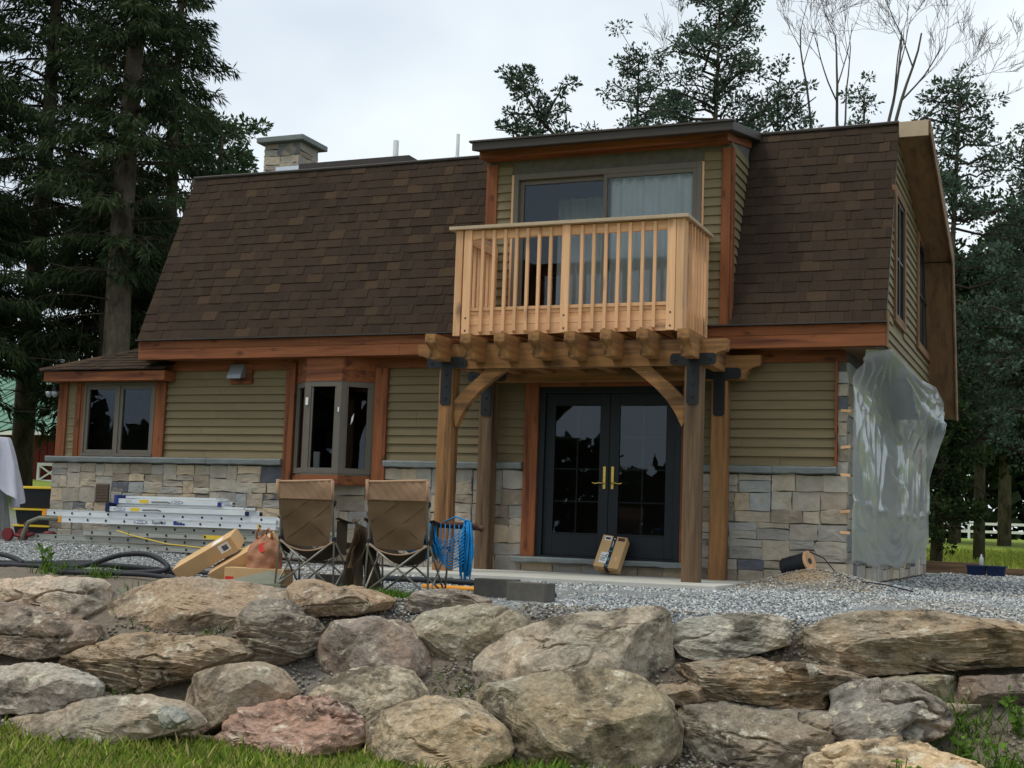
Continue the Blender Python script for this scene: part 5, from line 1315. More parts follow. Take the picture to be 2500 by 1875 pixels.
# something for the raised ends to rest on
MB().box(-0.30, -0.10, 0, 0.16, 0.11, 0.17).build('crate', M['hose'], None, loc=(-7.72, -4.05, g0-0.01))
tag(bpy.data.objects['crate'], 'low dark crate behind the leaning cardboard boxes', 'crate')
bag = thing('plastic_bag', 'crumpled tan plastic shopping bag with red print on a cardboard box', 'bag', (-7.38, -4.48, zc(-7.4, -4.5)+0.17))
n = 36; P = []; bz = zc(-7.4, -4.5)+0.172
for i in range(n):
    a = 2*PI*i/n; row = []
    for j in range(16):
        q = j/15; prof = (0.155*(1-q)**0.5+0.05)*(1-0.12*math.cos(q*5))
        wv = 1+0.10*math.sin(a*3+q*5)+0.06*math.sin(a*7-q*8+1)+0.05*math.sin(q*17+a*2)
        row.append((-7.37+0.03*q+prof*wv*math.cos(a), -4.48+0.62*prof*wv*math.sin(a), bz+0.31*q**0.9+0.02*math.sin(a*3)*q))
    P.append(row)
P.append(P[0]); MB().grid(P).build('sack', M['bagplastic'], bag, smooth=True)
for dx in (-0.05, 0.055): MB().tube([(-7.36+dx-0.035, -4.50, bz+0.28), (-7.36+dx-0.03, -4.51, bz+0.355), (-7.36+dx, -4.515, bz+0.385), (-7.36+dx+0.03, -4.51, bz+0.35), (-7.36+dx+0.035, -4.50, bz+0.27)], 0.012, 6).build('loop_handle', M['bagplastic'], bag, smooth=True)
MB().prism([(-7.325+0.042*math.cos(a)*(1+.15*math.sin(3*a)), -4.572+0.012*math.sin(a)+0.006*math.cos(a), bz+0.20+0.045*math.sin(a)) for a in np.linspace(0, 2*PI, 17)[:-1]], (0, -0.002, 0)).build('red_print', M['red'], bag)
sl_ = MB().prism([(-0.30, 0, 0), (-0.05, -0.02, 0), (0.10, -0.05, 0), (0.34, 0.0, 0), (0.26, 0.20, 0.07), (0.06, 0.24, 0.115), (-0.15, 0.14, 0.05)], (0, 0.0, -0.045)).build('stone_slab', M['slate'], bev=0.005)
sl_.location = (-7.26, -4.86, zc(-7.2, -4.85)+0.05); tag(sl_, 'flat grey-green paving slab beside the left camp chair', 'slab')
sb2 = MB().box(-0.22, -0.06, 0, 0.12, 0.06, 0.13).build('concrete_block', M['block'], bev=0.006, loc=(-6.72, -4.15, zc(-6.7, -4.15)-0.01)); tag(sb2, 'dark concrete block behind the legs of the left camp chair', 'block', 'concrete blocks on the gravel')

# ---------------------------------------------------------------- hoses, pipes, cable spool
def hose(name, pts, r, mat, label, cat, lift=True):
    out = []; pts = [Vector(p) for p in pts]
    for i in range(len(pts)-1):                       # Catmull-Rom
        p0, p1, p2, p3 = pts[max(i-1, 0)], pts[i], pts[i+1], pts[min(i+2, len(pts)-1)]
        for k in range(8):
            t = k/8
            out.append(0.5*((2*p1)+(p2-p0)*t+(2*p0-5*p1+4*p2-p3)*t*t+(-p0+3*p1-3*p2+p3)*t**3))
    out.append(pts[-1])
    for p in out: p.z += zc(p.x, p.y)+r
    o = MB().tube(out, r, 8).build(name, M[mat], smooth=True)
    return tag(o, label, cat)
hose('garden_hose', [(-12.4, -3.9, 0), (-11.2, -3.55, 0.0), (-10.4, -3.4, 0.03), (-9.6, -3.7, 0.02), (-8.7, -3.6, 0), (-8.0, -3.9, 0)], 0.028, 'hose', 'long straight black hose lying farthest back on the gravel', 'hose')
hose('garden_hose', [(-11.6, -4.1, 0), (-10.4, -3.9, 0.01), (-9.9, -4.0, 0.05), (-9.5, -3.95, 0.17), (-9.15, -3.9, 0.18), (-8.85, -4.0, 0.05), (-9.3, -4.15, 0.0), (-10.1, -4.2, 0.0), (-10.5, -4.0, 0.02), (-10.0, -3.75, 0.04), (-9.2, -3.8, 0.03), (-8.5, -4.1, 0)], 0.028, 'hose', 'looped black hose with one coil standing up in an arch', 'hose')
hose('garden_hose', [(-9.75, -4.35, 0.02), (-9.85, -4.5, 0), (-9.4, -4.55, 0.01), (-8.8, -4.45, 0.015), (-8.2, -4.62, 0), (-7.7, -4.72, 0)], 0.026, 'hose', 'black hose running in front of the cardboard boxes over the soil', 'hose')
hose('garden_hose', [(-12.8, -3.6, 0), (-12.0, -3.75, 0.09), (-11.4, -3.7, 0.1), (-10.9, -3.9, 0.02), (-11.5, -4.1, 0), (-12.5, -4.2, 0.0)], 0.028, 'hose', 'black hose curving out of the picture at the left', 'hose')
MB().tube([(-6.5, -3.55, 0.0), (-5.5, -3.6, 0.0)], 0.03, 10).build('pipe', M['orange'], loc=(0.55, -0.25, -0.065), smooth=True)
tag(bpy.data.objects['pipe'], 'yellow pipe lying on the gravel behind the right camp chair', 'pipe')
o = MB().tube([(-5.0, -3.95, -0.06), (-4.45, -4.1, -0.06)], 0.022, 10).build('pipe', M['bluebin'], smooth=True); tag(o, 'dark blue pipe between the right camp chair and the blocks', 'pipe')
o = MB().tube([(-6.9, -3.2, -0.03), (-6.0, -3.15, -0.02), (-5.2, -3.3, -0.03)], 0.03, 10).build('pipe', M['hose'], smooth=True); tag(o, 'black pipe on the gravel behind the camp chairs', 'pipe')

sp = thing('cable_spool', 'black drainage roll with wooden end lying on the gravel mound', 'spool', (-2.9, -0.55, 0.16))
sd_ = Vector((0.86, -0.32, 0.26)).normalized(); c = Vector((-2.92, -0.42, 0.245))
MB().tube([c-sd_*0.18, c+sd_*0.14], 0.105, 20).build('roll', M['hose'], sp, smooth=False)
for k in range(8): MB().tube([c-sd_*(0.17-0.04*k), c-sd_*(0.155-0.04*k)], 0.111, 20).build('winding', M['hose'], sp)
MB().tube([c+sd_*0.14, c+sd_*0.158], 0.12, 20).build('wooden_end', M['fresh_z'], sp); MB().tube([c+sd_*0.158, c+sd_*0.163], 0.035, 12).build('hub_hole', M['blackmetal'], sp)
MB().tube([c+sd_*0.16+Vector((0, 0, .10)), (-2.60, -0.62, 0.33), (-2.45, -0.72, 0.18), (-2.2, -0.85, 0.10), (-1.9, -0.95, 0.08), (-1.6, -1.0, 0.02)], 0.008, 6).build('loose_end', M['hose'], sp, smooth=True)

# ---------------------------------------------------------------- ladders stacked flat against the wall
def text_mesh(body, size, mat, parent, loc, name='lettering'):
    cu = bpy.data.curves.new('lettering', 'FONT'); cu.body = body; cu.size = size; cu.align_x = 'CENTER'; cu.align_y = 'CENTER'; cu.extrude = 0.0005
    tmp = bpy.data.objects.new('tmp', cu); COL.objects.link(tmp)
    me = bpy.data.meshes.new_from_object(tmp); bpy.data.objects.remove(tmp); bpy.data.curves.remove(cu)
    o = mk(name, me, M[mat], parent); o.rotation_euler = (PI/2, 0, 0); o.location = loc
    return o
def badge(x, y, z, parent, w=0.15, h=0.035):
    b = MB().prism([(x+w/2*math.cos(a), y, z+h/2*math.sin(a)) for a in np.linspace(0, 2*PI, 25)[:-1]], (0, -0.001, 0)).build('logo_badge', M['navy'], parent)
    MB().prism([(x+w*.44*math.cos(a), y-0.001, z+h*.36*math.sin(a)) for a in np.linspace(0, 2*PI, 25)[:-1]], (0, -0.0008, 0)).build('logo_field', M['white'], b)
    text_mesh('WERNER', h*0.55, 'navy', b, (x, y-0.0024, z))
def ladder(x0, x1, z, mat, yf=-0.95, yb=-0.55, h=0.072, parent=None, first=0.15):
    for y in (yf, yb):
        mb = MB().box(x0, y, z, x1, y+0.004, z+h).box(x0, y+.0041, z+h-0.006, x1, y+0.03, z+h).box(x0, y+.0041, z, x1, y+0.03, z+0.006)
        if y == yf: mb.box(x0, y-0.005, z+h-0.008, x1, y-0.0001, z+h+0.001).box(x0, y-0.005, z-0.001, x1, y-0.0001, z+0.008)
        mb.build('rail', M[mat], parent)
    x = x0+first; k = 0
    while x < x1-0.03:
        MB().tube([(x, yf-0.004, z+h*0.5), (x, yb+0.02, z+h*0.5)], 0.019, 10).build('rung', M['hose' if False else mat], parent)
        MB().tube([(x, yf-0.006, z+h*0.5), (x, yf-0.0045, z+h*0.5)], 0.017, 8).build('rung_socket', M['blackmetal'], parent)
        x += 0.3048
gl = 0.10
L3 = thing('extension_ladder', 'worn grey extension ladder at the bottom of the ladder stack', 'ladder', (-11.5, -0.75, gl), 'ladders stacked along the left wall')
ladder(-13.05, -8.9, gl-0.02, 'alu_old', parent=L3, yf=-1.02); ladder(-13.45, -9.2, gl+0.072, 'alu_old', parent=L3, yf=-0.93)
L2 = thing('extension_ladder', 'worn grey extension ladder in the middle of the ladder stack', 'ladder', (-11, -0.75, gl+.15), 'ladders stacked along the left wall')
ladder(-12.5, -8.7, gl+0.155, 'alu_old', parent=L2, yf=-0.97); ladder(-12.1, -8.8, gl+0.235, 'alu_old', parent=L2, yf=-0.92)
MB().box(-10.55, -0.974, gl+0.165, -10.25, -0.9715, gl+0.215).build('sticker', M['yellow'], L2)
L1 = thing('extension_ladder', 'clean bright extension ladder with orange end caps in the ladder stack', 'ladder', (-11, -0.75, gl+.3), 'ladders stacked along the left wall')
ladder(-12.88, -9.45, gl+0.315, 'alu', parent=L1, yf=-0.98, h=0.08); ladder(-13.22, -9.5, gl+0.40, 'alu', parent=L1, yf=-0.90, h=0.08)
MB().box(-12.93, -0.99, gl+0.312, -12.88, -0.95, gl+0.398).box(-13.28, -0.91, gl+0.395, -13.215, -0.86, gl+0.485).build('end_cap', M['orange'], L1)
MB().tube([(-12.93, -0.97, gl+0.355), (-13.25, -0.99, gl+0.36), (-13.42, -1.0, gl+0.30), (-13.5, -1.0, gl+0.14), (-13.52, -1.0, gl+0.02)], 0.03, 8).build('levelling_leg', M['slate'], L1, smooth=True)
badge(-11.55, -0.9865, gl+0.355, L1, 0.22, 0.045)
text_mesh('Equalizer', 0.062, 'ink', L1, (-11.25, -0.9865, gl+0.355))
MB().box(-11.02, -0.9875, gl+0.332, -10.97, -0.9865, gl+0.382).box(-10.97, -0.9876, gl+0.332, -10.84, -0.9866, gl+0.356).build('sticker', M['navy'], L1); MB().box(-10.968, -0.9876, gl+0.358, -10.93, -0.9866, gl+0.375).build('sticker', M['slate'], L1)
MB().box(-9.72, -0.9875, gl+0.32, -9.70, -0.9865, gl+0.39).build('sticker', M['yellow'], L1)
def stepladder(x0, x1, z, label, mat, capmat, lx):
    t = thing('step_ladder', label, 'ladder', ((x0+x1)/2, -0.7, z), 'ladders stacked along the left wall')
    for y in (-0.93, -0.60): MB().box(x0, y, z, x1, y+0.022, z+0.065).build('rail', M[mat], t, bev=0.003)
    for y in (-0.90, -0.63): MB().box(x0+0.1, y, z+0.075, x1-0.05, y+0.02, z+0.105).build('rear_rail', M[mat], t)
    for k in range(6): x = x0+0.2+k*0.28; MB().box(x, -0.905, z+0.01, x+0.08, -0.60, z+0.03).build('step', M[mat], t)
    for k in range(5): x = x0+0.35+k*0.3; MB().box(x, -0.877, z+0.08, x+0.03, -0.632, z+0.095).build('rear_bar', M[mat], t)
    MB().box(x0-0.06, -0.95, z-0.01, x0-0.001, -0.56, z+0.115).build('top_cap', M[capmat], t, bev=0.01)
    MB().box(x1-0.0, -0.94, z-0.006, x1+0.035, -0.895, z+0.05).build('foot', M[capmat], t); MB().box(x1+0.001, -0.60, z, x1+0.03, -0.57, z+0.05).build('foot', M['blackmetal'], t)
    MB().box(x0+0.35, -0.932, z+0.012, x0+0.50, -0.9305, z+0.055).build('sticker', M['yellow'], t)
    MB().box(x0+0.12, -0.932, z+0.015, x0+0.22, -0.9305, z+0.055).build('sticker', M['pvc'], t)
    badge(lx, -0.932, z+0.033, t, 0.19, 0.042)
    MB().tube([(x0+0.55, -0.937, z+0.03), (x0+0.8, -0.94, z+0.035), (x0+0.85, -0.937, z+0.02)], 0.006, 6).build('spreader', M['blackmetal'], t)
    return t
stepladder(-12.12, -9.95, gl+0.485, 'long step ladder lying second from the top of the ladder stack', 'alu', 'bluebin', -11.95)
stepladder(-11.98, -10.38, gl+0.595, 'short step ladder with blue cap lying on top of the ladder stack', 'alu', 'navy', -11.02)
o = MB().tube([(-11.9, -1.02, 0.33), (-11.6, -1.06, 0.27), (-11.0, -1.10, 0.18), (-10.4, -1.10, 0.15), (-9.9, -1.06, 0.16), (-9.5, -1.05, 0.2)], 0.008, 6).build('rope', M['yellow'], smooth=True); tag(o, 'yellow rope drooping across the ladder stack', 'rope')
wb = thing('red_tool', 'dark red wheeled tool at the left end of the ladders', 'tool', (-13.55, -0.9, 0.12))
for yy in (-1.05, -0.75): MB().tube([(-13.75, yy, 0.22), (-13.75, yy+0.05, 0.22)], 0.09, 18).build('wheel', M['darkred'], wb)
MB().tube([(-13.75, -1.0, 0.22), (-13.55, -0.98, 0.20), (-13.35, -0.97, 0.24)], 0.025, 8).tube([(-13.5, -0.97, 0.14), (-13.5, -0.97, 0.40)], 0.022, 8).tube([(-13.75, -1.0, 0.22), (-13.75, -0.72, 0.22)], 0.012, 8).build('frame', M['darkred'], wb)
MB().lathe([(0.09, 0), (0.1, 0.05), (0.06, 0.08)], 14, (-13.22, -0.8, 0.2)).build('housing', M['darkred'], wb, smooth=True)

# ---------------------------------------------------------------- totes, draped cloth, barn at the far left
def tote(x, y, z, w, d, h, label):
    t = thing('storage_tote', label, 'tote', (x, y, z), 'black storage totes with yellow lids')
    MB().hexa([(x-w/2+.03, y-d/2+.03, z), (x+w/2-.03, y-d/2+.03, z), (x+w/2-.03, y+d/2-.03, z), (x-w/2+.03, y+d/2-.03, z), (x-w/2, y-d/2, z+h), (x+w/2, y-d/2, z+h), (x+w/2, y+d/2, z+h), (x-w/2, y+d/2, z+h)]).build('bin', M['tote'], t, bev=0.01)
    MB().box(x-w/2-0.02, y-d/2-0.02, z+h, x+w/2+0.02, y+d/2+0.02, z+h+0.028).box(x-w/2+0.05, y-d/2+0.05, z+h+.0281, x+w/2-0.05, y+d/2-0.05, z+h+0.04).build('lid', M['yellow'], t, bev=0.006)
tz = zc(-14.7, 0.6)-0.01
tote(-14.72, 0.75, tz, 0.72, 0.45, 0.17, 'lowest black storage tote of the stack beside the stone wall'); tote(-14.72, 0.75, tz+0.21, 0.70, 0.45, 0.21, 'middle black storage tote of the stack beside the stone wall'); tote(-14.70, 0.75, tz+0.46, 0.70, 0.45, 0.29, 'top black storage tote of the stack beside the stone wall')
dc = thing('draped_cloth', 'white cloth draped over a grey wrapped stand at the left edge', 'cloth', (-14.35, -0.6, zc(-14.3, -.6)))
def drape(z0, z1, r0, r1, name, mat, seed, hem=0.0, cx=-14.52, cy=-0.6):
    n, m = 64, 26; P = []
    for i in range(n):
        a = 2*PI*i/n; row = []
        for j in range(m):
            q = j/(m-1); rr = r0+(r1-r0)*q**0.7
            wv = 1+(0.15+0.85*q)*(0.17*math.sin(a*5+seed+q)+0.13*math.sin(a*11+seed*2+q*2)+0.07*math.sin(a*19+q*4))
            zz = z1-(z1-z0+hem*math.sin(a*2.0+seed))*q
            row.append((cx+rr*wv*math.cos(a), cy+rr*wv*math.sin(a), zz))
        P.append(row)
    P.append(P[0]); mb = MB().grid(P); mb.poly([r_[0] for r_ in P[:-1]])
    return mb.build(name, M[mat], dc, smooth=True)
g1 = zc(-14.38, -.6)
drape(g1, 1.45, 0.10, 0.27, 'wrap', 'greycloth', 2.0); drape(0.80, 1.60, 0.22, 0.44, 'cloth', 'whitecloth', 0.7, 0.22)

barn = thing('barn', 'dark red barn with green metal roof behind the totes', 'barn', (-36, 24, 1.3))
bz0 = zc(-34, 22)-0.3
MB().box(-46, 20, bz0, -30.6, 30, 3.15).build('wall', M['barnred'], barn)
for x in np.arange(-46, -30.6, 0.3): MB().box(x, 19.96, bz0, x+0.27, 19.998, 3.13).build('plank', M['barnred'], barn)
rf = MB().hexa([(-47, 19.3, 3.10), (-29.9, 19.3, 3.10), (-29.9, 25, 5.9), (-47, 25, 5.9), (-47, 19.3, 3.2), (-29.9, 19.3, 3.2), (-29.9, 25, 6.0), (-47, 25, 6.0)]).build('roof', M['greenmetal'], barn)
for x in np.arange(-46.8, -30, 0.45): MB().hexa([(x, 19.3, 3.2), (x+.05, 19.3, 3.2), (x+.05, 25, 6.0), (x, 25, 6.0), (x+.01, 19.3, 3.24), (x+.04, 19.3, 3.24), (x+.04, 25, 6.04), (x+.01, 25, 6.04)]).build('roof_rib', M['greenmetal'], rf)
MB().box(-47.05, 19.25, 3.06, -29.88, 19.3, 3.19).build('eave_trim', M['whitepaint'], barn)
gt = thing('barn_gate', 'white cross-braced gate panel in front of the red barn', 'gate', (-31.4, 19.8, 1.4))
gz0, gz1_ = 1.52, 2.18
MB().box(-31.85, 19.80, gz0, -31.75, 19.86, gz1_).box(-30.9, 19.80, gz0, -30.8, 19.86, gz1_).box(-31.75, 19.801, gz1_-.1, -30.9, 19.859, gz1_).box(-31.75, 19.801, gz0, -30.9, 19.859, gz0+.1).box(-31.83, 19.81, 1.2, -31.77, 19.85, gz0).box(-30.88, 19.81, 1.2, -30.82, 19.85, gz0).build('frame', M['whitepaint'], gt)
for a, b in ((gz0+.1, gz1_-.1), (gz1_-.1, gz0+.1)): MB().tube([(-31.75, 19.83, a), (-30.9, 19.83, b)], 0.035, 4).build('brace', M['whitepaint'], gt)

# ---------------------------------------------------------------- right background: crates, sleeper, bottle, fence
for i, x in enumerate((-1.68, -1.35)):
    b = thing('blue_crate', ('left', 'right')[i]+' of two dark blue plastic crates on the gravel', 'crate', (x, 10, zc(x, 10)), 'blue crates on the gravel')
    z0 = zc(x, 10)-0.01; w = 0.16
    MB().hexa([(x-w+.02, 9.85, z0), (x+w-.02, 9.85, z0), (x+w-.02, 10.2, z0), (x-w+.02, 10.2, z0), (x-w, 9.82, z0+.19), (x+w, 9.82, z0+.19), (x+w, 10.23, z0+.19), (x-w, 10.23, z0+.19)]).build('bin', M['bluebin'], b)
    MB().box(x-w-.012, 9.81, z0+.175, x+w+.012, 10.24, z0+.20).build('rim', M['bluebin'], b)
o = MB().lathe([(0.03, 0), (0.034, 0.01), (0.034, 0.13), (0.014, 0.17), (0.014, 0.20)], 12, (-1.6, 10.02, zc(-1.6, 10)+0.19)).build('bottle', M['pvc'], smooth=True); tag(o, 'clear plastic bottle standing on the blue crates', 'bottle')
o = MB().box(-6.0, 11.0, -0.1, -1.62, 11.2, 0.20).build('sleeper', M['greytimber_x'], bev=0.01); tag(o, 'long timber sleeper edging the gravel behind the blue crates', 'sleeper')
o = MB().box(-1.6, 11.02, -0.1, 4.0, 11.2, 0.12).build('sleeper', M['greytimber_x'], bev=0.01); tag(o, 'low timber sleeper edging the gravel right of the blue crates', 'sleeper')
fe = thing('rail_fence', 'white two-rail paddock fence across the meadow', 'fence', (-4, 62, 0.7))
fy_ = 62.0
for i in range(16):
    x = -16+i*1.75
    z = zc(x, fy_)
    MB().box(x, fy_, z-0.1, x+0.12, fy_+0.12, z+0.95).build('post', M['whitepaint'], fe)
    z2 = zc(x+1.75, fy_)
    for h in (0.36, 0.78): MB().hexa([(x+.12, fy_+.02, z+h), (x+1.75, fy_+.02, z2+h), (x+1.75, fy_+.07, z2+h), (x+.12, fy_+.07, z+h), (x+.12, fy_+.02, z+h+.14), (x+1.75, fy_+.02, z2+h+.14), (x+1.75, fy_+.07, z2+h+.14), (x+.12, fy_+.07, z+h+.14)]).build('rail', M['whitepaint'], fe)
# ---------------------------------------------------------------- trees
def leaves(C, D, L, W, seed=0):
    """diamond leaves: base points C, directions D (unit), lengths L, widths W"""
    r = np.random.default_rng(seed); n = len(C)
    D = D/np.maximum(np.linalg.norm(D, axis=1, keepdims=True), 1e-9)
    S = np.cross(D, r.normal(size=(n, 3))); S /= np.maximum(np.linalg.norm(S, axis=1, keepdims=True), 1e-9)
    L = np.asarray(L)[:, None]; W = np.asarray(W)[:, None]
    V = np.stack([C, C+D*L*0.45+S*W*0.5, C+D*L, C+D*L*0.45-S*W*0.5], 1).reshape(-1, 3)
    F = np.arange(4*n).reshape(n, 4)
    return V, F
def curve_pts(p, d, L, droop, n=6, lift=0.0):
    t = np.linspace(0, 1, n)[:, None]
    d = np.asarray(d, float)
    return np.asarray(p)+d*L*t+np.array([0, 0, 1])*(lift*t-droop*t*t)*L
def tree(name, label, base, trunk_pts, trunk_r, group, bark='bark'):
    t = thing(name, label, 'tree', base, group)
    MB().tube(trunk_pts, trunk_r, 10).build('trunk', M[bark], t, smooth=True)
    return t
def spruce(x, y, h, rmax, zlow, seed, label, lean=(0, 0), dens=1.0, r0=0.28, col=sr(54, 66, 42), dead=True):
    r = np.random.default_rng(seed); g = zc(x, y)
    tp = [(x+lean[0]*q+0.05*math.sin(q*9+seed), y+lean[1]*q, g-0.2+h*q) for q in np.linspace(0, 1, 14)]
    t = tree('spruce_tree', label, (x, y, g), tp, [r0*(1-q)**0.8+0.03 for q in np.linspace(0, 1, 14)], 'conifers behind the house')
    br = MB(); Cs, Ds, Ls, Ws = [], [], [], []
    z = zlow
    def trunk(zz): q = (zz-g)/h; return np.array([x+lean[0]*q, y+lean[1]*q, zz])
    while z < g+h-0.3:
        q = (z-g)/h
        for k in range(int(r.integers(4, 7))):
            a = r.uniform(0, 2*PI); R = rmax*(1.02-q)**0.75*r.uniform(0.55, 1.1)+0.3
            R *= 0.65+0.35*min(1, (z-zlow)/1.2)
            d = np.array([math.cos(a), math.sin(a), r.uniform(-0.12, 0.18)])
            pts = curve_pts(trunk(z), d, R, r.uniform(0.15, 0.42), 7, 0.12)
            br.tube(pts, [0.035*(1-u)+0.006 for u in np.linspace(0, 1, 7)], 4, False)
            m = int(120*R*dens)
            tt = r.uniform(0.12, 1.0, m)**0.8
            idx = np.clip((tt*6).astype(int), 0, 5); fr = tt*6-idx
            Pp = pts[idx]*(1-fr[:, None])+pts[idx+1]*fr[:, None]
            side = np.array([-d[1], d[0], 0])
            wdt = (0.16+0.22*R*(1-tt)*0.5)
            off = r.uniform(-1, 1, m)
            C = Pp+side*(off*wdt)[:, None]+np.array([0, 0, 1])*(r.normal(-0.05, 0.06, m))[:, None]
            D = d[None]*0.5+side[None]*(off*0.6)[:, None]+r.normal(0, 0.25, (m, 3))+np.array([0, 0, -0.85])*r.uniform(0.3, 1.3, m)[:, None]
            Cs.append(C); Ds.append(D); Ls.append(r.uniform(0.12, 0.36, m)); Ws.append(r.uniform(0.022, 0.055, m))
        z += r.uniform(0.22, 0.42)
    if dead:
        for k in range(26):
            zz = r.uniform(g+1.5, zlow+2.0); a = r.uniform(0, 2*PI); R = r.uniform(0.8, 2.6)
            pts = curve_pts(trunk(zz), (math.cos(a), math.sin(a), r.uniform(-0.15, 0.25)), R, 0.2, 6)
            br.tube(pts, [0.022*(1-u)+0.005 for u in np.linspace(0, 1, 6)], 4, False)
            for j in range(4):
                s = pts[2+j % 4]; br.tube([s, s+r.normal(0, 0.25, 3)+np.array([0, 0, -0.1])], 0.006, 3, False)
    br.build('branches', M['barkdk'], t)
    V, F = leaves(np.concatenate(Cs), np.concatenate(Ds), np.concatenate(Ls), np.concatenate(Ws), seed)
    mk('crown', mesh_np('crown', V, F), M['needles'], t, col)
    return t
def clumpy(name, label, base, trunk_pts, trunk_r, limbs, seed, col, leaf=(0.07, 0.16), per=70, rad=0.30, group=None, inner=0.35, mat='leaf', width=0.5, up=0.1):
    """limbs: list of polylines; foliage clumps sit along their outer parts"""
    r = np.random.default_rng(seed)
    t = tree(name, label, base, trunk_pts, trunk_r, group)
    br = MB(); Cs, Ds, Ls, Ws = [], [], [], []
    for pts in limbs:
        pts = np.asarray(pts); n = len(pts)
        ln = np.linalg.norm(pts[-1]-pts[0])
        br.tube(pts, [0.012+0.028*min(ln, 3)/2*(1-u) for u in np.linspace(0, 1, n)], 5, False)
        nc = max(2, int(ln*(1-inner)/(rad*0.62)))
        for k in range(nc):
            q = inner+(1-inner)*(k+r.uniform(0, 1))/nc; q = min(q, 1.0)
            i = min(int(q*(n-1)), n-2); f = q*(n-1)-i
            c = pts[i]*(1-f)+pts[i+1]*f+r.normal(0, rad*0.42, 3)
            rr = rad*r.uniform(0.5, 1.15)*(1.1-0.35*q)
            if r.random() < 0.14: continue
            m = int(per*r.uniform(0.6, 1.3))
            u = r.normal(size=(m, 3)); u /= np.linalg.norm(u, axis=1, keepdims=True)
            C = c+u*(rr*r.uniform(0.15, 1, m)**0.5)[:, None]*np.array([1.1, 1.1, 0.72])
            br.tube([pts[i], c], 0.008, 3, False)
            Cs.append(C); Ds.append(u+r.normal(0, 0.5, (m, 3))+np.array([0, 0, up])); L = r.uniform(*leaf, m); Ls.append(L); Ws.append(L*width)
    br.build('branches', M['barkdk'], t)
    V, F = leaves(np.concatenate(Cs), np.concatenate(Ds), np.concatenate(Ls), np.concatenate(Ws), seed)
    mk('crown', mesh_np('crown', V, F), M[mat], t, col)
    return t
def limbs_for(x, y, g, h, r0, r1, zlo, n, seed, rise=(0.2, 0.7), prof=0.8, lean=(0, 0)):
    r = np.random.default_rng(seed); out = []
    for k in range(n):
        q = (k+r.uniform(0, 1))/n; z = zlo+(g+h-zlo)*q; a = r.uniform(0, 2*PI)
        R = (r0+(r1-r0)*q**prof)*r.uniform(0.45, 1.15)
        d = np.array([math.cos(a), math.sin(a), r.uniform(*rise)])
        p = np.array([x+lean[0]*(z-g)/h, y+lean[1]*(z-g)/h, z])
        pts = curve_pts(p, d, R, r.uniform(-0.1, 0.25), 6); pts[1:] += r.normal(0, 0.06*R, (5, 3)); out.append(pts)
    return out
JUN = sr(78, 95, 78)

# left: tall spruces
spruce(-18.6, 7.0, 17.5, 2.7, 5.6, 1, 'tall spruce with bare lower trunk left of the roof', (0.0, 0), 0.8, 0.30)
spruce(-23.7, 6.0, 17.0, 4.6, 3.3, 2, 'dense spruce at the left edge in front of the barn', (0.0, 0), 1.0, 0.26)
spruce(-24.5, 11.0, 19.0, 4.4, 5.0, 3, 'farther spruce filling the left background', (0, 0), 0.9, 0.26)
spruce(-21.6, 12.5, 15.0, 3.2, 3.0, 4, 'spruce behind the bare trunk, its lower crown above the wing roof', (0, 0), 0.9, 0.22)
spruce(-20.6, 9.0, 8.5, 2.6, 2.7, 5, 'low young spruce below the tall ones at the left', (0, 0), 1.1, 0.14, dead=False)
spruce(-25.5, 8.0, 9.5, 3.2, 2.9, 6, 'young spruce at the far left edge', (0, 0), 1.0, 0.15, dead=False)
bp_ = at(540, 370, 10.0)
x, y = bp_[0], 10.0
clumpy('broadleaf_tree', 'bushy green tree rising behind the roof left of the chimney', (x, y, zc(x, y)), [(x, y, zc(x, y)-.2), (x+.1, y, 4), (x, y, bp_[2]+0.4)], [0.2, 0.15, 0.04],
       limbs_for(x, y, zc(x, y), bp_[2]+0.7-zc(x, y), 1.9, 0.8, 4.0, 80, 7), 7, sr(74, 94, 64), (0.07, 0.17), 90, 0.36, 'broadleaf trees behind the house')
# cedars (junipers) behind the roof
def juniper(u, vtop, y, rr, rtop, zlo, n, seed, label, lean=(0, 0), per=70, rad=0.30, col=JUN, rise=(0.15, 0.8)):
    tp = at(u, vtop, y); x = tp[0]-lean[0]; g = zc(x, y); h = tp[2]-g
    pts = [(x+lean[0]*q, y+lean[1]*q, g-0.2+h*q) for q in np.linspace(0, 1, 10)]
    return clumpy('cedar_tree', label, (x, y, g), pts, [0.11*(1-q)+0.02 for q in np.linspace(0, 1, 10)],
                  limbs_for(x, y, g, h, rr, rtop, zlo, n, seed, rise, 1.0, lean), seed, col, (0.04, 0.13), per, rad, 'cedars behind the house', 0.28)
# small cedar: individual limbs showing above the dormer
jy = 13.0
def jl(*uv): return np.array([at(u, v, jy)+np.array([0, 0.15*math.sin(i*2.0), 0]) for i, (u, v) in enumerate(uv)])
b0 = at(1370, 345, jy)
clumpy('cedar_tree', 'small sparse cedar top above the dormer, standing apart', (b0[0], jy, zc(b0[0], jy)), [(b0[0]+.3, jy, zc(b0[0], jy)-.2), (b0[0]+.2, jy, 5), tuple(b0)], [0.12, 0.1, 0.05],
       [jl((1370, 345), (1320, 295), (1290, 240), (1270, 200), (1262, 158)), jl((1340, 310), (1290, 275), (1245, 282), (1230, 275)), jl((1330, 320), (1270, 318), (1215, 320)),
        jl((1330, 300), (1345, 250), (1375, 220), (1412, 195)), jl((1290, 235), (1250, 200), (1225, 168)), jl((1360, 340), (1380, 310), (1385, 270)), jl((1310, 280), (1330, 250), (1340, 235)), jl((1270, 200), (1290, 180), (1300, 172)), jl((1345, 330), (1310, 325), (1285, 330))],
       21, JUN, (0.06, 0.14), 80, 0.24, 'cedars behind the house', 0.15)
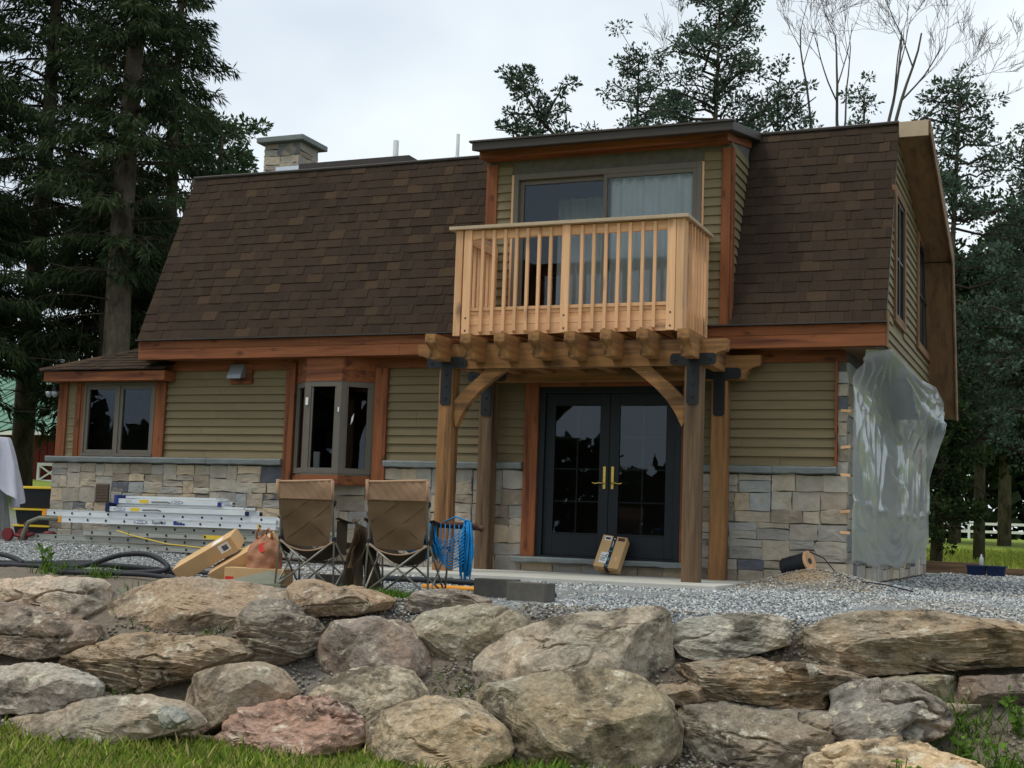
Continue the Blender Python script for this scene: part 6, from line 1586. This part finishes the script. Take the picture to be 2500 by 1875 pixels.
juniper(1760, -60, 14.0, 2.9, 0.9, 5.5, 105, 22, 'largest cedar, dark and ragged, above the right end of the dormer', (0.25, 0), 80, 0.34)
juniper(1560, 130, 15.0, 2.4, 0.5, 6.0, 60, 23, 'cedar at the left of the large ragged one', (0, 0), 75, 0.32)
juniper(1900, 200, 15.5, 2.0, 0.6, 6.0, 46, 24, 'low cedar at the right of the large ragged one', (0, 0), 70, 0.30)
juniper(2110, 215, 16.0, 1.6, 0.3, 6.0, 34, 25, 'small cedar behind the roof between the bare trunks', (0, 0), 65, 0.28)
juniper(2345, 205, 13.0, 2.4, 0.6, 2.2, 95, 26, 'cedar right of the gable end with its pointed top in the sky', (0.5, 0), 75, 0.30, rise=(-0.1, 0.6))
juniper(2500, 330, 15.0, 2.5, 0.6, 3.0, 75, 27, 'cedar at the right edge behind the pointed one', (-0.3, 0), 75, 0.34, rise=(-0.2, 0.5))
# dark broadleaf trees at the right, over the meadow
def broad(u, v, y, rr, zlo, n, seed, label, col, r0=0.16, leaf=(0.09, 0.20), per=90, rad=0.45, rise=(-0.08, 0.5), mid=None):
    tp = at(u, v, y); x = tp[0]; g = zc(x, y); h = tp[2]-g
    return clumpy('broadleaf_tree', label, (x, y, g), [(x, y, g-.2), (x+.05, y, g+h*.5), (x, y, g+h)], [r0, r0*.8, 0.03],
                  limbs_for(x, y, g, h, rr, rr*.45, zlo, n, seed, rise, 1.3), seed, col, leaf, per, rad, 'broadleaf trees behind the house', 0.25)
broad(2388, 640, 20.0, 3.0, 3.7, 85, 31, 'tree with slender bare trunk right of the house over the meadow', sr(48, 62, 34), 0.15, (0.10, 0.2), 100, 0.5)
broad(2292, 880, 12.0, 0.95, 0.7, 64, 32, 'dark leafy bush tree against the end of the house', sr(48, 62, 34), 0.07, (0.06, 0.13), 90, 0.30)
broad(2520, 560, 24.0, 3.6, 3.6, 95, 33, 'broad dark tree at the right edge over the meadow', sr(44, 58, 32), 0.12, (0.12, 0.24), 100, 0.55)
broad(2250, 640, 27.0, 3.4, 3.4, 90, 34, 'dark tree partly hidden behind the gable end', sr(40, 54, 30), 0.12, (0.12, 0.24), 100, 0.55)
broad(2450, 900, 46.0, 5.5, 4.2, 70, 35, 'distant broad tree over the paddock fence', sr(46, 60, 34), 0.3, (0.2, 0.4), 110, 0.9)
broad(2330, 950, 50.0, 5.5, 4.0, 60, 36, 'distant tree beyond the fence near the house end', sr(40, 54, 32), 0.3, (0.2, 0.4), 110, 0.9)
# bare trees
def bare(u, vb, u2, v2, y, seed, label, r0=0.11, extra=6):
    r = np.random.default_rng(seed); r0 = r0*0.5
    p1 = at(u, vb, y); p2 = at(u2, v2, y); g = zc(p1[0], y)
    t = thing('bare_tree', label, 'tree', (p1[0], y, g), 'leafless trees behind the house')
    lo = np.array([p1[0]-(p2[0]-p1[0])*0.25, y, g-0.2])
    MB().tube([lo, (lo+p1)/2+np.array([0.05, 0, 0]), p1], [r0*1.5, r0*1.25, r0], 8).build('trunk', M['barebark'], t, smooth=True)
    mb = MB()
    def grow(p, d, L, rad, dep):
        n = 6; pts = [p]; dd = d/np.linalg.norm(d)
        for i in range(n):
            dd = dd+r.normal(0, 0.07, 3)+np.array([0, 0, 0.035]); dd /= np.linalg.norm(dd); pts.append(pts[-1]+dd*L/n)
        mb.tube(pts, [max(rad*(1-0.55*i/n), 0.0045) for i in range(n+1)], 5 if rad > 0.02 else 3, False)
        if dep == 0: return
        k = int(r.integers(2, 4)) + (1 if dep in (2, 3) else 0)
        for j in range(k):
            i = int(r.integers(2, n+1)); b = pts[i]
            ax_ = r.normal(size=3); ax_ -= dd*ax_.dot(dd); ax_ /= np.linalg.norm(ax_)
            an = r.uniform(0.3, 0.8)
            grow(b, dd*math.cos(an)+ax_*math.sin(an)+np.array([0, 0, 0.12]), L*r.uniform(0.5, 0.8), rad*(1-0.5*i/n)*0.62, dep-1)
    d = p2-p1; L = np.linalg.norm(d)
    grow(p1, d, L*0.8, r0, 5)
    mb.build('branches', M['barebark'], t, smooth=True)
    return t
bare(1985, 330, 1965, 20, 17.0, 41, 'leafless tree just right of the large cedar', 0.075)
bare(2045, 330, 2030, 40, 16.0, 42, 'leafless forked tree over the right part of the roof', 0.085)
bare(2060, 330, 2085, 60, 18.0, 43, 'thin leafless tree beside the forked one', 0.06)
bare(2165, 330, 2185, 30, 16.5, 44, 'leafless tree left of the rake end', 0.09)
bare(2180, 330, 2265, 20, 17.5, 45, 'tallest leafless tree leaning right above the gable corner', 0.10)
bare(2215, 330, 2390, 150, 18.0, 46, 'leafless tree leaning far to the right over the gable', 0.08)
bare(1760, 330, 1690, 60, 18.5, 47, 'thin leafless tree showing through the large cedar', 0.06)
# far wood behind the meadow and the wood across the field behind the viewer
def wood_mass(name, label, pts, hgt, seed, n, col, leaf=(0.5, 1.1), dy=6.0):
    r = np.random.default_rng(seed); a, b = np.array(pts[0], float), np.array(pts[1], float)
    q = r.uniform(0, 1, n); P = a+(b-a)*q[:, None]
    nrm = np.array([-(b-a)[1], (b-a)[0]]); nrm /= np.linalg.norm(nrm)
    hh = hgt*(0.72+0.38*fbm(np.stack([q*np.linalg.norm(b-a)*0.12, 0*q, 0*q+seed], 1), 4, seed))
    zz = r.uniform(0, 1, n)**0.8*hh
    P = P+nrm*(r.normal(0, dy*0.4, n)*(1-0.5*zz/hgt))[:, None]
    C = np.stack([P[:, 0], P[:, 1], gz(P[:, 0], P[:, 1])+zz], 1)
    D = r.normal(size=(n, 3)); L = r.uniform(*leaf, n)
    V, F = leaves(C, D, L, L*0.6, seed)
    o = mk(name, mesh_np(name, V, F), M['leaf'], None, col)
    return tag(o, label, None, None, 'stuff')
wood_mass('far_wood', 'dark wood beyond the paddock fence', ((-60, 95), (40, 95)), 15, 51, 16000, sr(36, 48, 28), (0.8, 1.8), 10)
wood_mass('far_wood', 'dark wood behind the barn and spruces at the left', ((-75, 40), (-22, 34)), 6, 52, 9000, sr(34, 46, 28), (0.6, 1.4), 8)
wood_mass('reflected_wood', 'line of trees across the field facing the house', ((-170, -95), (90, -110)), 13.5, 53, 30000, sr(50, 62, 34), (1.0, 2.2), 10)

wood_mass('reflected_wood', 'unseen clump of trees at the left, added to darken the window reflections', ((-120, -50), (-48, -72)), 15, 54, 16000, sr(44, 56, 32), (0.9, 1.9), 9)  # unseen trees, added so that the left window panes reflect something dark

# ---------------------------------------------------------------- gravel, grass, weeds
def pebbles(name, label, X, Y, size, cols, seed, lift=0.0):
    r = np.random.default_rng(seed); n = len(X)
    base = np.array([[1, 0, 0], [-1, 0, 0], [0, 1, 0], [0, -1, 0], [0, 0, 1], [0, 0, -1]], float)
    Fo = np.array([[0, 2, 4], [2, 1, 4], [1, 3, 4], [3, 0, 4], [2, 0, 5], [1, 2, 5], [3, 1, 5], [0, 3, 5]])
    V = base[None]*r.uniform(0.6, 1.3, (n, 6, 1))*size[:, None, None]*np.array([1.1, 0.9, 0.62])
    a = r.uniform(0, 2*PI, n); ca, sa = np.cos(a)[:, None], np.sin(a)[:, None]
    x_, y_ = V[:, :, 0]*ca-V[:, :, 1]*sa, V[:, :, 0]*sa+V[:, :, 1]*ca
    tx = r.normal(0, 0.4, (n, 1)); z_ = V[:, :, 2]+x_*tx
    Z = gz(X, Y)
    V = np.stack([x_+X[:, None], y_+Y[:, None], z_+Z[:, None]+size[:, None]*0.25+lift], -1)
    F = (Fo[None]+(np.arange(n)*6)[:, None, None]).reshape(-1, 3)
    ci = r.choice(len(cols), n); c = np.array(cols)[ci]*r.uniform(0.75, 1.2, (n, 1))
    dirt = smooth(0.05, 0.4, fbm(np.stack([X*0.8, Y*0.8, 0*X+seed], 1), 4, seed+3))[:, None]
    c = c*(1-0.45*dirt)+c*np.array([0.86, 0.74, 0.60])*0.45*dirt; c = c*(1+0.22*fbm(np.stack([X*0.35, Y*1.3, 0*X], 1), 3, 44)[:, None])
    o = mk(name, mesh_np(name, V.reshape(-1, 3), F, False, np.repeat(c, 6, 0)), M['gravel'])
    return tag(o, label, None, None, 'stuff')
GC = [sr(*c) for c in ((164, 168, 168), (142, 146, 148), (186, 188, 184), (120, 124, 128), (172, 168, 160), (152, 158, 156), (204, 204, 198), (100, 104, 106))]
r = np.random.default_rng(77)
def rnd(n, x0, x1, y0, y1): return r.uniform(x0, x1, n), r.uniform(y0, y1, n)
X1, Y1 = rnd(46000, -6.0, 2.2, -6.3, -0.1)
keep = (Y1-shift(X1) > -5.75+0.15*np.sin(X1*3)) & ~((X1 < -3.42) & (X1 > -7.63) & (Y1 > -2.08)) & (np.hypot((X1+2.75)/0.36, (Y1+0.95)/0.24) > 0.9)
keep &= ~((X1 < -5.2) & (Y1 < -4.9)) & ((Y1 < -0.12) | (X1 > -2.4))
X2, Y2 = rnd(16000, -13.5, -6.0, -3.9, -0.3); k2 = ~((X2 > -7.63) & (Y2 > -2.08))
X3, Y3 = rnd(11000, -2.35, 4.0, -0.1, 10.9)
X = np.concatenate([X1[keep], X2[k2], X3]); Y = np.concatenate([Y1[keep], Y2[k2], Y3])
pebbles('gravel', 'grey crushed stone spread over the terrace', X, Y, r.uniform(0.011, 0.023, len(X))*np.where(Y > -0.1, 1.5, 1.0), GC, 5)
XB, YB_ = rnd(19000, -7.5, 1.5, -8.3, -5.0); ys_ = YB_-shift(XB)
kb = (ys_ > -7.6) & (ys_ < -5.3) & (fbm(np.stack([XB*1.1, YB_*1.1, 0*XB], 1), 3, 8) > -0.12)
pebbles('scree', 'loose stones and grit in the gaps between the boulders', XB[kb], YB_[kb], r.uniform(0.008, 0.024, kb.sum()), [sr(146, 138, 124), sr(130, 122, 110), sr(158, 148, 130), sr(120, 114, 104), sr(140, 134, 126), sr(170, 164, 150)], 6, 0.02)
XS, YS = rnd(1500, -3.5, -1.9, -1.35, -0.45)
pebbles('sand_grit', 'sandy grit on the mound by the house corner', XS, YS, r.uniform(0.006, 0.014, len(XS)), [sr(176, 152, 118), sr(160, 138, 106), sr(190, 180, 160)], 7, 0.004)

def blades(name, label, X, Y, h, cols, seed, wid=0.007, lean=0.5, zoff=-0.01):
    r = np.random.default_rng(seed); n = len(X); Z = gz(X, Y)+zoff
    a = r.uniform(0, 2*PI, n); s = np.stack([np.cos(a), np.sin(a), 0*a], 1)
    l = r.normal(0, lean, (n, 2)); top = np.stack([l[:, 0]*h, l[:, 1]*h, h], 1)
    B = np.stack([X, Y, Z], 1); w = wid*r.uniform(0.7, 1.4, n)[:, None]
    V = np.stack([B-s*w, B+s*w, B+top*0.55+s*w*0.7+np.array([0, 0, 0.08])*h[:, None], B+top, B+top*0.55-s*w*0.7+np.array([0, 0, 0.08])*h[:, None]], 1).reshape(-1, 3)
    F = (np.array([[0, 1, 2, 4]])[None]+(np.arange(n)*5)[:, None, None]).reshape(-1, 4)
    T = (np.array([[4, 2, 3]])[None]+(np.arange(n)*5)[:, None, None]).reshape(-1, 3)
    F = np.concatenate([F, np.concatenate([T, T[:, :1]], 1)*0+np.concatenate([T, T[:, 2:]], 1)]) if False else F
    ci = r.choice(len(cols), n); c = np.array(cols)[ci]*r.uniform(0.8, 1.2, (n, 1))
    # tip triangles as a second mesh part of the same object
    me = bpy.data.meshes.new(name)
    allv = V.astype(np.float32); nl = n*7
    me.vertices.add(len(allv)); me.vertices.foreach_set("co", allv.ravel())
    loops = np.concatenate([F.reshape(n, 4), T.reshape(n, 3)], 1).ravel().astype(np.int32)
    me.loops.add(nl); me.loops.foreach_set("vertex_index", loops)
    st = np.stack([np.arange(n)*7, np.arange(n)*7+4], 1).ravel().astype(np.int32)
    me.polygons.add(2*n); me.polygons.foreach_set("loop_start", st)
    me.update(calc_edges=True)
    at_ = me.color_attributes.new("tint", 'FLOAT_COLOR', 'POINT'); cc = np.ones((len(allv), 4), np.float32); cc[:, :3] = np.repeat(c, 5, 0); at_.data.foreach_set("color", cc.ravel())
    o = mk(name, me, M['grass'])
    return tag(o, label, None, None, 'stuff')
GR = [sr(128, 150, 54), sr(130, 146, 58), sr(98, 120, 44), sr(150, 152, 76), sr(168, 156, 100), sr(86, 108, 42)]
X, Y = rnd(70000, -8.5, 0.8, -11.0, -7.0); yy = Y-shift(X)
k = (yy < -7.55+0.25*fbm(np.stack([X*1.3, Y*1.3, 0*X], 1), 3, 4)) & (np.abs((X-0)/(Y+16)) < 1.05) & ((X < -4.3) | (r.uniform(0, 1, len(X)) < 0.45))
blades('lawn_grass', 'short bright green lawn at the foot of the boulders', X[k], Y[k], r.uniform(0.02, 0.10, k.sum())*(0.7+0.6*r.random(k.sum())**3), GR, 9)
spots = [(-7.3, -6.25, 0.35, 260, 0.12), (-6.9, -7.0, 0.35, 240, 0.12), (-6.5, -6.6, 0.3, 160, 0.1), (-5.75, -5.1, 0.30, 420, 0.09), (-5.3, -5.35, 0.28, 300, 0.08), (-6.35, -5.05, 0.25, 220, 0.10), (-9.9, -4.4, 0.35, 120, 0.14), (-9.2, -4.6, 0.2, 60, 0.16),
         (-0.75, -6.0, 0.35, 320, 0.14), (-0.3, -6.6, 0.4, 420, 0.15), (-1.0, -6.6, 0.35, 240, 0.13), (-3.1, -7.7, 0.25, 200, 0.10), (-4.9, -7.9, 0.3, 220, 0.1), (-4.3, -6.5, 0.2, 60, .07), (0.0, -5.6, .4, 300, .15)]
XX, YY, HH = [], [], []
for cx, cy, s, n, h in spots:
    XX.append(r.normal(cx, s*0.5, n)); YY.append(r.normal(cy, s*0.4, n)); HH.append(r.uniform(0.4, 1.2, n)*h)
blades('weed_grass', 'tufts of grass growing between the boulders and by the chairs', np.concatenate(XX), np.concatenate(YY), np.concatenate(HH), [sr(84, 116, 40), sr(104, 134, 52), sr(72, 98, 38)], 10, 0.006, 0.6)
X, Y = rnd(26000, -12, 6, 11.4, 34)
blades('meadow_grass', 'tall yellow-green meadow grass beyond the gravel', X, Y, r.uniform(0.10, 0.28, len(X)), [sr(158, 170, 72), sr(172, 178, 90), sr(138, 154, 62)], 11, 0.018, 0.4)
# broad-leaved weeds at the lower right
def weed(x, y, h, seed, label):
    r = np.random.default_rng(seed); g = zc(x, y); t = thing('weed_plant', label, 'plant', (x, y, g), 'broad-leaved weeds')
    st = MB(); Cs, Ds, Ls, Ws = [], [], [], []
    for k in range(7):
        a = r.uniform(0, 2*PI); tip = np.array([x+0.25*h*math.cos(a), y+0.25*h*math.sin(a), g+h*r.uniform(0.6, 1.0)]); b = np.array([x, y, g-0.02])
        pts = [b, (b+tip)/2+r.normal(0, 0.02, 3), tip]; st.tube(pts, [0.006, 0.005, 0.003], 4, False)
        for j in range(9):
            q = r.uniform(0.25, 1); c = b+(tip-b)*q; d = np.array([r.normal(), r.normal(), 0.25]); Cs.append(c); Ds.append(d); L = r.uniform(0.03, 0.075); Ls.append(L); Ws.append(L*0.7)
    st.build('stem', M['leaf'], t, sr(90, 110, 50))
    V, F = leaves(np.array(Cs), np.array(Ds), Ls, Ws, seed); mk('foliage', mesh_np('foliage', V, F), M['leaf'], t, sr(98, 130, 52))
weed(-0.46, -6.75, 0.34, 1, 'broad-leaved weed at the lower right corner, nearest the edge'); weed(-0.68, -6.45, 0.26, 2, 'broad-leaved weed between the dark wedge boulder and the right edge')
weed(-0.36, -6.05, 0.36, 3, 'broad-leaved weed highest up at the right edge'); weed(-10.15, -4.35, 0.34, 4, 'thin green weed among the black hoses at the left'); weed(-1.0, -7.1, 0.25, 5, 'low weed beside the pale yellow-tan boulder')
